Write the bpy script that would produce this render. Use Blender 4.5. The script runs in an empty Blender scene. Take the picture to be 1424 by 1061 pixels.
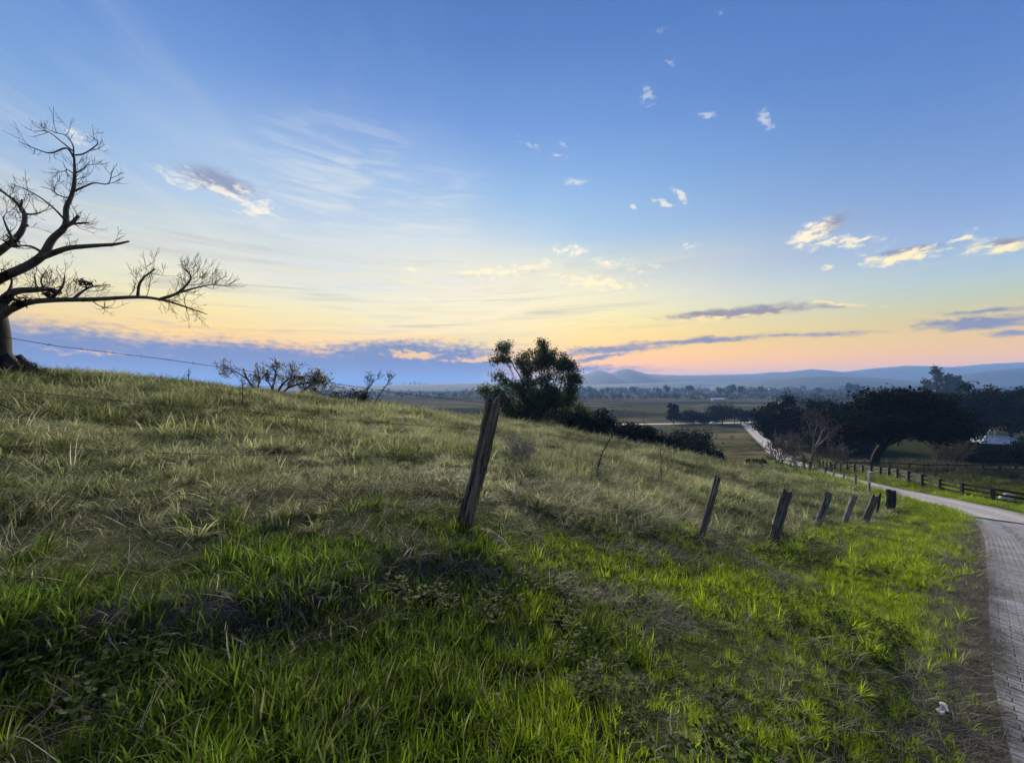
import bpy, math, random
import numpy as np
from mathutils import Vector, Matrix, noise as mnoise

random.seed(7)
RNG = np.random.default_rng(7)
R = math.radians
SC = bpy.context.scene
COL = SC.collection

# ---------------------------------------------------------------- camera
cam_data = bpy.data.cameras.new('camera')
cam = bpy.data.objects.new('camera', cam_data)
COL.objects.link(cam)
SC.camera = cam
cam_data.sensor_width = 36.0
cam_data.lens = 13.48
cam_data.clip_start = 0.05
cam_data.clip_end = 40000.0
cam.location = (0.0, 0.0, 0.0)            # the eye is the origin of heights: the ground below it lies at about -1.6 m
cam.rotation_euler = (R(90.7), 0.0, 0.0)


def lin(r, g, b):
    return tuple(((c / 255.0) / 12.92 if c <= 10.3 else ((c / 255.0 + 0.055) / 1.055) ** 2.4) for c in (r, g, b))


# ---------------------------------------------------------------- world: evening sky with clouds, by sky direction
SUN_AZ, SUN_EL = -4.0, 20.0
SKY_GAIN = 1.0
LIFT = [(0.0, (2.2, 1.70, 0.05)), (3.0, (1.9, 1.50, 0.06)), (6.0, (1.5, 1.32, 0.40)), (11.0, (1.2, 1.22, 1.05)), (15.0, (1.0, 1.03, 1.10)), (24.0, (0.88, 0.96, 1.0)), (32.0, (0.80, 0.89, 0.96)), (45.0, (0.70, 0.81, 0.92)), (60.0, (0.70, 0.80, 0.92))]     # the low sky glows through the haze: gain by elevation
world = bpy.data.worlds.new('World')
SC.world = world
world.use_nodes = True


class Nodes:
    """short-hand for building node trees"""
    def __init__(self, tree):
        self.t = tree
        self.n = tree.nodes
        self.l = tree.links

    def put(self, sock, v):
        if v is None:
            return
        if hasattr(v, 'is_linked') or hasattr(v, 'links'):
            self.l.new(v, sock)
        else:
            if sock.type == 'RGBA' and len(v) == 3:
                v = (*v, 1.0)
            sock.default_value = v

    def new(self, kind, **kw):
        n = self.n.new(kind)
        for k, v in kw.items():
            setattr(n, k, v)
        return n

    def m(self, op, a, b=None, c=None, clamp=False):
        n = self.new('ShaderNodeMath', operation=op, use_clamp=clamp)
        self.put(n.inputs[0], a)
        self.put(n.inputs[1], b)
        self.put(n.inputs[2], c)
        return n.outputs[0]

    def v(self, op, a, b=None, s=None):
        n = self.new('ShaderNodeVectorMath', operation=op)
        self.put(n.inputs[0], a)
        self.put(n.inputs[1], b)
        if s is not None:
            self.put(n.inputs['Scale'], s)
        return n.outputs['Value'] if op in ('LENGTH', 'DOT_PRODUCT', 'DISTANCE') else n.outputs[0]

    def xyz(self, x, y, z):
        n = self.new('ShaderNodeCombineXYZ')
        for i, q in enumerate((x, y, z)):
            self.put(n.inputs[i], q)
        return n.outputs[0]

    def sep(self, v):
        n = self.new('ShaderNodeSeparateXYZ')
        self.put(n.inputs[0], v)
        return n.outputs

    def rng(self, v, a, b, c=0.0, d=1.0, smooth=False):
        n = self.new('ShaderNodeMapRange')
        n.interpolation_type = 'SMOOTHSTEP' if smooth else 'LINEAR'
        for i, q in enumerate((v, a, b, c, d)):
            self.put(n.inputs[i], q)
        return n.outputs[0]

    def noise(self, v, scale, detail=3.0, rough=0.5, dist=0.0, col=False):
        n = self.new('ShaderNodeTexNoise')
        self.put(n.inputs['Vector'], v)
        n.inputs['Scale'].default_value = scale
        n.inputs['Detail'].default_value = detail
        n.inputs['Roughness'].default_value = rough
        n.inputs['Distortion'].default_value = dist
        return n.outputs['Color' if col else 'Fac']

    def mapping(self, v, loc=(0, 0, 0), rot=(0, 0, 0), sc=(1, 1, 1), kind='POINT'):
        n = self.new('ShaderNodeMapping', vector_type=kind)
        self.put(n.inputs[0], v)
        n.inputs[1].default_value = loc
        n.inputs[2].default_value = rot
        n.inputs[3].default_value = sc
        return n.outputs[0]

    def mix(self, f, a, b, mode='MIX'):
        n = self.new('ShaderNodeMix', data_type='RGBA', blend_type=mode)
        self.put(n.inputs[0], f)
        self.put(n.inputs[6], a)
        self.put(n.inputs[7], b)
        return n.outputs[2]

    def ramp(self, f, stops, interp='LINEAR'):
        n = self.new('ShaderNodeValToRGB')
        cr = n.color_ramp
        cr.interpolation = interp
        while len(cr.elements) < len(stops):
            cr.elements.new(1.0)
        for e, (p, c) in zip(cr.elements, stops):
            e.position = p
            e.color = (*c[:3], 1.0)
        self.put(n.inputs[0], f)
        return n.outputs[0]


# cloud banks: azimuth, elevation, half-length, half-height, tilt (degrees), strength
DARK = [
    (-37.4, 23.0, 3.78, 1.17, -7, 0.9), (-38.7, 23.3, 2.51, 0.7, -13, 0.6), (-50.7, 2.5, 12.35, 3.12, -3, 1.3), (-35.6, 2.2, 19.7, 2.97, -1, 1.3),
    (-15.9, 2.6, 16.78, 3.31, 2, 1.3), (-53.2, 2.9, 6.68, 2.57, 4, 1.2), (-17.9, 5.1, 13.4, 1.52, 4, 0.8), (-7.7, 5.3, 6.4, 1.06, -2, 0.7),
    (14.5, 5.3, 8.17, 0.72, 3, 0.85), (25.8, 6.0, 9.85, 0.43, 1, 0.8), (36.7, 6.0, 7.98, 0.3, -2, 0.6), (12.5, 4.1, 5.49, 0.42, 6, 0.8),
    (30.0, 9.4, 7.92, 0.64, 0, 1), (39.4, 9.3, 3.08, 0.24, -5, 0.5), (50.6, 6.0, 3.6, 0.61, -3, 1), (52.4, 4.8, 1.91, 0.33, -3, 0.8),
    (51.0, 7.0, 2.8, 0.34, -2, 0.7), (39.9, 18.0, 2.2, 0.63, 21, 0.7), (46.4, 13.9, 2.77, 0.43, -1, 0.8), (52.5, 12.9, 1.17, 0.38, -7, 0.8),
    (10.4, 2.5, 10.9, 0.63, -1, 0.7),
]
WARM = [
    (-41.3, 22.4, 2.02, 0.59, -4, 0.8), (-36.5, 21.9, 3.36, 0.49, -18, 0.9), (-33.6, 21.1, 1.64, 0.52, 26, 0.9), (-34.2, 22.7, 1.13, 0.49, -8, 0.7),
    (-48.0, 3.3, 5.29, 0.29, -1, 0.5), (-39.3, 5.6, 4.07, 0.41, 2, 0.6), (-14.4, 4.6, 2.86, 0.41, -1, 1.2), (-11.9, 7.0, 7.36, 0.52, -2, 0.8),
    (-2.4, 4.1, 5.91, 0.34, 2, 1.3), (-19.8, 7.1, 4.88, 0.4, -2, 0.5), (28.4, 8.9, 5.85, 0.37, 0, 0.8), (40.4, 9.5, 2.56, 0.32, -11, 0.7),
    (18.5, 7.9, 7.79, 0.5, 0, 0.6), (49.9, 6.6, 2.93, 0.21, -3, 0.5), (38.4, 17.3, 1.59, 0.97, 24, 1), (39.4, 16.4, 1.87, 0.47, -6, 0.8),
    (42.2, 15.6, 2.11, 0.82, -13, 0.6), (46.1, 13.3, 3.35, 0.43, 0, 1), (47.8, 13.7, 2.28, 0.35, -1, 0.7), (49.8, 14.2, 0.78, 0.33, 26, 0.8),
    (52.2, 12.4, 1.24, 0.45, -3, 1), (39.7, 13.5, 0.62, 0.24, 2, 0.7), (-2.4, 16.7, 5.58, 0.69, 4, 0.8), (3.0, 17.2, 4.23, 0.79, 10, 0.7),
    (8.5, 19.2, 2.09, 0.67, -3, 0.8), (12.0, 14.8, 5.27, 0.98, -9, 0.8), (16.0, 16.6, 2.98, 0.47, -14, 0.6), (14.0, 17.4, 2.21, 0.57, -4, 0.7),
    (19.9, 16.4, 1.33, 0.37, -6, 0.5), (19.5, 35.8, 1.04, 0.69, -30, 0.85), (27.0, 32.5, 1.21, 0.27, -13, 0.8), (33.4, 30.2, 0.98, 0.44, -50, 1),
    (21.4, 24.1, 1.06, 0.28, -32, 1), (23.7, 24.6, 1.12, 0.32, -47, 1), (18.0, 24.1, 0.7, 0.25, -20, 0.8), (9.4, 27.6, 1.88, 0.5, -4, 0.75),
    (2.5, 32.3, 1.42, 0.51, -24, 0.5), (7.3, 31.2, 2.09, 0.4, 2, 0.5), (21.3, 41.5, 0.85, 0.28, -11, 0.5), (22.4, 38.1, 0.56, 0.37, -11, 0.45),
    (28.4, 40.5, 0.77, 0.27, -15, 0.45), (24.8, 18.1, 0.8, 0.44, -8, 0.7), (-48.7, 23.2, 1.33, 0.59, -11, 0.6), (-14.9, 16.5, 0.91, 0.38, 4, 0.7),
    (7.3, 32.3, 0.74, 0.46, -3, 0.5),
]


def build_world():
    k = Nodes(world.node_tree)
    bg = k.n['Background']
    tc = k.new('ShaderNodeTexCoord').outputs['Generated']
    d = k.v('NORMALIZE', tc)
    x, y, z = k.sep(d)
    az = k.m('MULTIPLY', k.m('ARCTAN2', x, y), 180 / math.pi)
    el = k.m('MULTIPLY', k.m('ARCSINE', z), 180 / math.pi)
    # clear air: physical sky (compressed), blended with a dusk gradient by elevation, sunward and away from the sun
    sky = k.new('ShaderNodeTexSky', sky_type='NISHITA', sun_disc=False)
    sky.sun_elevation = R(SUN_EL)
    sky.sun_rotation = R(SUN_AZ)
    sky.air_density, sky.dust_density, sky.ozone_density = 1.0, 0.6, 4.0
    gam = k.new('ShaderNodeGamma')
    k.put(gam.inputs[0], k.v('SCALE', sky.outputs[0], s=0.10))
    gam.inputs[1].default_value = 0.55
    nish = k.v('MINIMUM', gam.outputs[0], (1.0, 0.95, 0.85))
    t = k.m('DIVIDE', el, 60.0, clamp=True)
    sunward = k.ramp(t, [(0.0, lin(232, 168, 118)), (0.05, lin(252, 184, 108)), (0.11, lin(255, 214, 132)), (0.16, lin(255, 230, 158)),
                         (0.21, lin(252, 238, 194)), (0.28, lin(232, 232, 206)), (0.35, lin(186, 210, 231)), (0.45, lin(156, 192, 234)), (0.57, lin(126, 164, 224)),
                         (0.70, lin(98, 140, 205)), (0.80, lin(86, 126, 193)), (1.0, lin(76, 114, 180))])
    away = k.ramp(t, [(0.0, lin(214, 152, 118)), (0.04, lin(224, 168, 126)), (0.09, lin(208, 184, 154)), (0.15, lin(172, 188, 204)),
                      (0.23, lin(144, 174, 213)), (0.33, lin(122, 154, 207)), (0.46, lin(99, 136, 202)), (0.56, lin(86, 126, 196)), (1.0, lin(72, 110, 178))])
    da = k.m('ABSOLUTE', k.m('SUBTRACT', az, SUN_AZ))
    fa = k.rng(da, 8.0, 62.0, smooth=True)
    left = k.rng(az, -20.0, -45.0, smooth=True)
    base = k.mix(k.m('SUBTRACT', fa, k.m('MULTIPLY', left, 0.45)), sunward, away)
    base = k.mix(0.08, base, nish)
    lift = k.ramp(t, [(e / 60.0, tuple(c / 3.0 for c in col)) for e, col in LIFT])
    base = k.v('MULTIPLY', base, k.v('SCALE', lift, s=3.0))
    # thin high cirrus veil on a plane far above
    zz = k.m('ADD', k.m('MAXIMUM', z, 0.0), 0.10)
    pl = k.xyz(k.m('DIVIDE', x, zz), k.m('DIVIDE', y, zz), 0.0)
    plr = k.mapping(pl, rot=(0, 0, R(28)), sc=(2.2, 0.55, 1))
    cir = k.noise(plr, 1.15, 6.0, 0.62, 1.2)
    veil = k.noise(pl, 0.22, 2.0, 0.5)
    cmask = k.m('MULTIPLY', k.rng(cir, 0.42, 0.78, smooth=True), k.rng(veil, 0.38, 0.62, 0.12, 1.0, smooth=True))
    cmask = k.m('MULTIPLY', cmask, k.rng(el, 46.0, 18.0, 0.30, 0.85))
    cmask = k.m('MULTIPLY', cmask, k.rng(az, 14.0, -16.0, 0.22, 1.15, smooth=True))
    wcol = k.ramp(t, [(0.0, tuple(1.5 * c for c in lin(255, 176, 70))), (0.09, tuple(1.35 * c for c in lin(255, 200, 90))), (0.2, tuple(1.25 * c for c in lin(255, 236, 170))), (0.32, tuple(1.15 * c for c in lin(255, 242, 214))), (0.5, lin(232, 234, 234)), (1.0, lin(214, 224, 240))])
    base = k.mix(k.m('MULTIPLY', cmask, 0.72), base, k.mix(0.35, wcol, (0.62, 0.68, 0.72)))
    # the glow of the sun behind thin cloud
    gl = k.v('LENGTH', k.v('MULTIPLY', k.v('SUBTRACT', k.xyz(az, el, 0.0), (-8.0, 12.0, 0.0)), (1 / 30.0, 1 / 15.0, 0.0)))
    base = k.mix(k.m('MULTIPLY', k.rng(gl, 1.0, 0.0, smooth=True), 0.62), base, (1.12, 1.00, 0.70))
    hv = k.v('LENGTH', k.v('MULTIPLY', k.v('SUBTRACT', k.xyz(az, el, 0.0), (-24.0, 20.0, 0.0)), (1 / 34.0, 1 / 18.0, 0.0)))
    base = k.mix(k.m('MULTIPLY', k.rng(hv, 1.0, 0.0, smooth=True), 0.34), base, (0.80, 0.83, 0.84))
    # faint level streaks low in the sky
    stk = k.noise(k.xyz(k.m('MULTIPLY', az, 0.05), k.m('ADD', el, k.m('MULTIPLY', az, -0.035)), 0.0), 0.75, 5.0, 0.62, 0.6)
    sm = k.m('MULTIPLY', k.m('MULTIPLY', k.rng(el, 2.0, 7.0, 0.2, 1.0), k.rng(el, 23.0, 12.0, smooth=True)), k.rng(az, 32.0, 8.0, 0.12, 1.0))
    base = k.mix(k.m('MULTIPLY', k.rng(stk, 0.50, 0.72, smooth=True), k.m('MULTIPLY', sm, 0.55)), base, lin(186, 178, 172))
    base = k.mix(k.m('MULTIPLY', k.rng(stk, 0.50, 0.30, smooth=True), k.m('MULTIPLY', sm, 0.60)), base, lin(255, 236, 170))
    # a fan of torn cirrus to the left of the sun
    wr = k.mapping(k.v('SUBTRACT', k.xyz(az, el, 0.0), (-22.0, 24.0, 0.0)), rot=(0, 0, R(52)), sc=(0.055, 0.42, 1))
    wn = k.noise(wr, 1.6, 5.0, 0.6, 0.8)
    wreg = k.rng(k.v('LENGTH', k.v('MULTIPLY', k.v('SUBTRACT', k.xyz(az, el, 0.0), (-20.0, 20.0, 0.0)), (1 / 24.0, 1 / 17.0, 0.0))), 1.0, 0.25, smooth=True)
    base = k.mix(k.m('MULTIPLY', k.m('MULTIPLY', k.rng(wn, 0.42, 0.70, smooth=True), wreg), 0.72), base, (0.80, 0.83, 0.82))
    # named cloud banks, their outlines broken up by noise
    P0 = k.xyz(az, el, 0.0)
    n1 = k.v('SUBTRACT', k.noise(k.mapping(P0, sc=(0.35, 1.0, 1)), 0.55, 4.0, 0.6, col=True), (0.5, 0.5, 0.5))
    P = k.v('ADD', P0, k.v('MULTIPLY', n1, (4.2, 1.6, 0.0)))
    fine = k.noise(k.mapping(P0, sc=(0.55, 1.4, 1)), 1.5, 5.0, 0.65)

    puff = k.noise(k.mapping(P0, sc=(0.6, 1.25, 1)), 1.1, 6.0, 0.68, 0.3)

    def field(items, grow):
        tot = None
        for a, e, rx, ry, rot, s in items:
            q = k.mapping(P, loc=(a, e, 0), rot=(0, 0, R(rot)), sc=(rx * grow, ry * grow, 1), kind='TEXTURE')
            v = k.rng(k.v('LENGTH', q), 1.0, 0.0, 0.0, s)
            tot = v if tot is None else k.m('MAXIMUM', tot, v)
        return tot

    fd = field(DARK, 1.5)
    fw = field(WARM, 2.1)
    md = k.rng(k.m('ADD', fd, k.m('MULTIPLY', k.m('SUBTRACT', fine, 0.5), 1.0)), 0.06, 0.70, smooth=True)
    mw = k.rng(k.m('ADD', fw, k.m('MULTIPLY', k.m('SUBTRACT', puff, 0.5), 2.3)), 0.28, 0.88, smooth=True)
    md = k.m('MULTIPLY', md, k.rng(fd, 0.0, 0.12))
    mw = k.m('MULTIPLY', mw, k.rng(fw, 0.0, 0.12))
    mw = k.m('MULTIPLY', mw, k.rng(el, 30.0, 19.0, 0.62, 1.0))
    dcol = k.ramp(t, [(0.0, lin(108, 135, 180)), (0.05, lin(94, 122, 176)), (0.10, lin(106, 128, 170)), (0.16, lin(150, 140, 150)), (0.25, lin(150, 158, 184)), (1.0, lin(142, 160, 198))])
    dcol = k.mix(k.rng(az, 2.0, 14.0, 0.0, 0.45), dcol, lin(160, 146, 150))
    col = k.mix(k.m('MULTIPLY', md, 0.94), base, dcol)
    col = k.mix(k.m('MULTIPLY', mw, 0.92), col, wcol)
    # below the horizon: dull land (only seen past the edge of the ground sheet)
    land = k.rng(el, -1.0, -3.0)
    base = k.mix(land, base, (0.10, 0.11, 0.08))
    k.put(bg.inputs[0], k.v('SCALE', base, s=10.0 * SKY_GAIN))
    bg.inputs[1].default_value = 0.05
    bg2 = k.new('ShaderNodeBackground')
    k.put(bg2.inputs[0], k.v('SCALE', col, s=10.0 * SKY_GAIN))
    bg2.inputs[1].default_value = 0.05
    # cloudless directions need only the clear sky (the two are equal there, this only saves time)
    cloudy = k.m('MULTIPLY', k.m('LESS_THAN', k.m('ABSOLUTE', az), 75.0), k.m('MULTIPLY', k.m('LESS_THAN', el, 46.0), k.m('GREATER_THAN', el, -1.0)))
    mx = k.new('ShaderNodeMixShader')
    k.put(mx.inputs[0], cloudy)
    k.put(mx.inputs[1], bg.outputs[0])
    k.put(mx.inputs[2], bg2.outputs[0])
    k.put(k.n['World Output'].inputs[0], mx.outputs[0])


build_world()
world.cycles.sampling_method = 'MANUAL'
world.cycles.sample_map_resolution = 512

sun_data = bpy.data.lights.new('sun', 'SUN')
sun_data.energy = 5.0
sun_data.angle = R(38)
sun_data.color = (1.0, 0.90, 0.74)
sun = bpy.data.objects.new('sun', sun_data)
COL.objects.link(sun)
sun.rotation_euler = Vector((-math.sin(R(SUN_AZ)) * math.cos(R(SUN_EL)), -math.cos(R(SUN_AZ)) * math.cos(R(SUN_EL)), -math.sin(R(SUN_EL)))).to_track_quat('-Z', 'Y').to_euler()

SC.view_settings.view_transform = 'Standard'
SC.view_settings.look = 'None'
SC.view_settings.exposure = 1.0
SC.view_settings.gamma = 1.0
SC.cycles.use_denoising = True
SC.cycles.use_adaptive_sampling = True
SC.cycles.adaptive_threshold = 0.018
SC.cycles.adaptive_min_samples = 12
SC.cycles.max_bounces = 5
SC.cycles.diffuse_bounces = 2
SC.cycles.glossy_bounces = 2
SC.cycles.transmission_bounces = 3
SC.cycles.volume_bounces = 1
SC.cycles.transparent_max_bounces = 8
SC.cycles.caustics_reflective = False
SC.cycles.caustics_refractive = False

# ---------------------------------------------------------------- helpers
FPX, HORIZON = 533.0, 537.0


def at(px, py, d):
    """a landmark sighted in the photograph, placed at its real distance d (metres ahead)"""
    return Vector(((px - 712.0) / FPX * d, d, (HORIZON - py) / FPX * d))


def mesh_from(name, verts, faces, smooth=False):
    """verts (n,3) array, faces: (m,k) int array or list of lists"""
    me = bpy.data.meshes.new(name)
    verts = np.asarray(verts, dtype=np.float32)
    if isinstance(faces, np.ndarray):
        m, k = faces.shape
        me.vertices.add(len(verts))
        me.vertices.foreach_set('co', verts.ravel())
        me.loops.add(m * k)
        me.loops.foreach_set('vertex_index', faces.astype(np.int32).ravel())
        me.polygons.add(m)
        me.polygons.foreach_set('loop_start', np.arange(0, m * k, k, dtype=np.int32))
        me.polygons.foreach_set('loop_total', np.full(m, k, dtype=np.int32))
        me.update(calc_edges=True)
        me.validate()
    else:
        me.from_pydata([tuple(v) for v in verts], [], faces)
        me.update()
    if smooth:
        me.polygons.foreach_set('use_smooth', np.ones(len(me.polygons), dtype=bool))
    return me


def link(name, me, mat=None, parent=None, loc=None):
    o = bpy.data.objects.new(name, me)
    COL.objects.link(o)
    if mat is not None and not me.materials:
        me.materials.append(mat)
    if parent is not None:
        o.parent = parent
    if loc is not None:
        o.location = loc
    return o


def tag(o, label=None, cat=None, group=None, kind=None):
    for k, v in (('label', label), ('category', cat), ('group', group), ('kind', kind)):
        if v:
            o[k] = v
    return o


def thing(name, label, cat, loc=(0, 0, 0), rotz=0.0, group=None):
    o = bpy.data.objects.new(name, None)
    o.empty_display_size = 0.2
    COL.objects.link(o)
    o.location = loc
    o.rotation_euler = (0, 0, rotz)
    return tag(o, label, cat, group)


class MB:
    """collects shapes for one mesh"""
    def __init__(self):
        self.v, self.f = [], []

    def add(self, vs, fs):
        n = len(self.v)
        self.v.extend([tuple(p) for p in vs])
        self.f.extend([[i + n for i in q] for q in fs])

    def box(self, c, s, rot=None, jitter=0.0):
        vs = []
        for dx in (-.5, .5):
            for dy in (-.5, .5):
                for dz in (-.5, .5):
                    p = Vector((dx * s[0], dy * s[1], dz * s[2]))
                    if jitter:
                        p += Vector([random.uniform(-jitter, jitter) for _ in range(3)])
                    if rot is not None:
                        p = rot @ p
                    vs.append(p + Vector(c))
        self.add(vs, [[0, 1, 3, 2], [4, 6, 7, 5], [0, 4, 5, 1], [2, 3, 7, 6], [0, 2, 6, 4], [1, 5, 7, 3]])

    def tube(self, pts, rad, sides=6, cap=True):
        pts = [Vector(p) for p in pts]
        n = len(pts)
        if not hasattr(rad, '__len__'):
            rad = [rad] * n
        vs, fs = [], []
        t0 = (pts[1] - pts[0]).normalized()
        a = t0.orthogonal().normalized()
        for i, p in enumerate(pts):
            t = (pts[min(i + 1, n - 1)] - pts[max(i - 1, 0)])
            if t.length < 1e-9:
                t = t0.copy()
            t.normalize()
            a = (a - t * a.dot(t))
            a = a.normalized() if a.length > 1e-6 else t.orthogonal().normalized()
            b = t.cross(a)
            for k in range(sides):
                w = 2 * math.pi * k / sides
                vs.append(p + (a * math.cos(w) + b * math.sin(w)) * rad[i])
        for i in range(n - 1):
            for k in range(sides):
                k2 = (k + 1) % sides
                fs.append([i * sides + k, i * sides + k2, (i + 1) * sides + k2, (i + 1) * sides + k])
        if cap:
            fs.append(list(range(sides))[::-1])
            fs.append([(n - 1) * sides + k for k in range(sides)])
        self.add(vs, fs)

    def mesh(self, name, smooth=False):
        return mesh_from(name, self.v, self.f, smooth)

    def build(self, name, mat, parent=None, smooth=False, loc=None):
        return link(name, self.mesh(name, smooth), mat, parent, loc)


def smooth01(t):
    t = np.clip(t, 0, 1)
    return t * t * (3 - 2 * t)


def vnoise(x, y, scale, seed=0):
    """smooth lattice value noise in [-1,1], vectorised"""
    x = np.asarray(x, float) / scale + seed * 17.31
    y = np.asarray(y, float) / scale + seed * 9.77
    xi, yi = np.floor(x).astype(np.int64), np.floor(y).astype(np.int64)
    fx, fy = x - xi, y - yi
    fx, fy = fx * fx * fx * (fx * (fx * 6 - 15) + 10), fy * fy * fy * (fy * (fy * 6 - 15) + 10)

    def h(a, b):
        n = (a * 374761393 + b * 668265263 + seed * 974634757) & 0x7fffffff
        n = ((n ^ (n >> 13)) * 1274126177) & 0x7fffffff
        return ((n ^ (n >> 16)) & 0xffff) / 32767.5 - 1.0
    a, b, c, d = h(xi, yi), h(xi + 1, yi), h(xi, yi + 1), h(xi + 1, yi + 1)
    return (a * (1 - fx) + b * fx) * (1 - fy) + (c * (1 - fx) + d * fx) * fy


def fbm(x, y, scale, octaves=4, seed=0, gain=0.5):
    s, a, t = 0.0, 1.0, 0.0
    for o in range(octaves):
        s = s + a * vnoise(x, y, scale / 2 ** o, seed + o)
        t += a
        a *= gain
    return s / t


# ---------------------------------------------------------------- materials
MATS = {}


def new_mat(name):
    m = bpy.data.materials.new(name)
    m.use_nodes = True
    k = Nodes(m.node_tree)
    p = k.n['Principled BSDF']
    MATS[name] = m
    return m, k, p


def simple_mat(name, col, var=0.25, scale=6.0, rough=0.85, bump=0.0, bscale=30.0, col2=None, stretch=(1, 1, 1), metallic=0.0):
    m, k, p = new_mat(name)
    tc = k.mapping(k.new('ShaderNodeTexCoord').outputs['Object'], sc=stretch)
    n = k.noise(tc, scale, 5.0, 0.6)
    c2 = col2 or tuple(c * (1 - var) for c in col)
    c1 = tuple(min(1, c * (1 + var)) for c in col) if col2 is None else col
    k.put(p.inputs['Base Color'], k.mix(k.rng(n, 0.3, 0.7), c2, c1))
    p.inputs['Roughness'].default_value = rough
    p.inputs['Metallic'].default_value = metallic
    p.inputs['Specular IOR Level'].default_value = 0.25
    if bump:
        b = k.new('ShaderNodeBump')
        b.inputs['Strength'].default_value = bump
        b.inputs['Distance'].default_value = 0.02
        k.put(b.inputs['Height'], k.noise(tc, bscale, 6.0, 0.65))
        k.put(p.inputs['Normal'], b.outputs[0])
    return m


def leaf_mat(name, c1, c2, transl=0.35, rough=0.6, spec=0.2):
    """leaves: each leaf its own shade between c1 and c2, light passes through"""
    m, k, p = new_mat(name)
    g = k.new('ShaderNodeNewGeometry')
    rnd = g.outputs['Random Per Island']
    col = k.mix(rnd, c1, c2)
    k.put(p.inputs['Base Color'], col)
    p.inputs['Roughness'].default_value = rough
    p.inputs['Specular IOR Level'].default_value = spec
    tr = k.new('ShaderNodeBsdfTranslucent')
    k.put(tr.inputs[0], k.v('MULTIPLY', col, (1.6, 1.7, 0.8)))
    mx = k.new('ShaderNodeMixShader')
    mx.inputs[0].default_value = transl
    k.put(mx.inputs[1], p.outputs[0])
    k.put(mx.inputs[2], tr.outputs[0])
    k.put(k.n['Material Output'].inputs[0], mx.outputs[0])
    return m


def wood_mat(name, c1, c2, scale=1.0):
    """weathered wood: grey fibres running along z, dark checks between them"""
    m, k, p = new_mat(name)
    tc = k.new('ShaderNodeTexCoord').outputs['Object']
    fib = k.noise(k.mapping(tc, sc=(26 * scale, 26 * scale, 1.6 * scale)), 1.0, 6.0, 0.65, 0.4)
    blot = k.noise(tc, 3.2 * scale, 4.0, 0.6)
    col = k.mix(k.rng(fib, 0.35, 0.68, smooth=True), c2, c1)
    col = k.mix(k.rng(blot, 0.45, 0.75, 0, 0.55), col, tuple(c * 0.45 for c in c2))
    lich = k.noise(tc, 14 * scale, 4.0, 0.6)
    col = k.mix(k.rng(lich, 0.62, 0.72, 0, 0.5), col, (0.30, 0.32, 0.27))
    k.put(p.inputs['Base Color'], col)
    p.inputs['Roughness'].default_value = 0.9
    p.inputs['Specular IOR Level'].default_value = 0.15
    b = k.new('ShaderNodeBump')
    b.inputs['Strength'].default_value = 0.9
    b.inputs['Distance'].default_value = 0.012
    k.put(b.inputs['Height'], fib)
    k.put(p.inputs['Normal'], b.outputs[0])
    return m


wood_mat('grey_wood', (0.22, 0.20, 0.175), (0.030, 0.026, 0.022))
wood_mat('dark_wood', (0.060, 0.056, 0.052), (0.012, 0.011, 0.010))
wood_mat('pale_wood', (0.30, 0.28, 0.24), (0.10, 0.09, 0.075))
simple_mat('bark_pale', (0.065, 0.060, 0.055), 0.65, 4.0, 0.95, 1.0, 14.0, stretch=(1, 1, .35))
simple_mat('bark_trunk', (0.020, 0.019, 0.017), 0.8, 5.0, 0.95, 1.0, 18.0, stretch=(1, 1, .5))
simple_mat('dry_twig', (0.20, 0.19, 0.17), 0.4, 3.0, 0.9)
simple_mat('bark_black', (0.006, 0.005, 0.005), 0.4, 3.0, 0.95)
simple_mat('bark_dark', (0.020, 0.017, 0.015), 0.4, 3.0, 0.95, 0.5, 10.0)
simple_mat('bark_gum', (0.12, 0.10, 0.085), 0.5, 2.0, 0.9, 0.4, 8.0)
simple_mat('twig', (0.085, 0.072, 0.062), 0.4, 3.0, 0.9)
simple_mat('black_paint', (0.012, 0.012, 0.013), 0.4, 5.0, 0.7)
simple_mat('white_paint', (0.72, 0.72, 0.70), 0.12, 5.0, 0.6)
simple_mat('concrete', (0.33, 0.31, 0.28), 0.25, 9.0, 0.9, 0.4, 40.0)
simple_mat('steel_wire', (0.045, 0.038, 0.034), 0.4, 30.0, 0.7, metallic=0.3)
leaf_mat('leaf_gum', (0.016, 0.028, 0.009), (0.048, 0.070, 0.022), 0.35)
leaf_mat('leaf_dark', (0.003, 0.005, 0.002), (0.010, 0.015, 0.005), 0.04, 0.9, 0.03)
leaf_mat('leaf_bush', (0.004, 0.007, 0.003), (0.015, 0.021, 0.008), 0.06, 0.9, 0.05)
leaf_mat('leaf_olive', (0.045, 0.055, 0.022), (0.10, 0.105, 0.045), 0.3)
leaf_mat('blossom', (0.40, 0.27, 0.24), (0.55, 0.42, 0.36), 0.3)
leaf_mat('leaf_grey', (0.10, 0.095, 0.085), (0.20, 0.19, 0.17), 0.2)
leaf_mat('leaf_far', (0.012, 0.020, 0.010), (0.030, 0.042, 0.018), 0.1)

# ---------------------------------------------------------------- the lie of the land
ROAD_L = np.array([  # left edge of the road: x, y, z
(1.2, -9.0, -1.0), (1.2, -5.0, -1.6), (1.3, -1.8, -2.12), (1.62, 0.3, -2.5), (2.55, 1.78, -2.80), (3.92, 3.15, -3.04), (5.85, 4.85, -3.40), (8.02, 6.62, -3.80), (12.15, 10.0, -4.58),
    (18.3, 15.1, -5.75), (23.0, 19.4, -6.72), (26.0, 23.4, -7.45), (27.6, 27.6, -7.98), (30.0, 34.0, -8.85), (35.8, 46.0, -10.6), (45.6, 65.0, -13.1),
    (60.0, 90.0, -15.8), (88.0, 140.0, -18.9), (122.0, 205.0, -20.0)])


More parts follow.
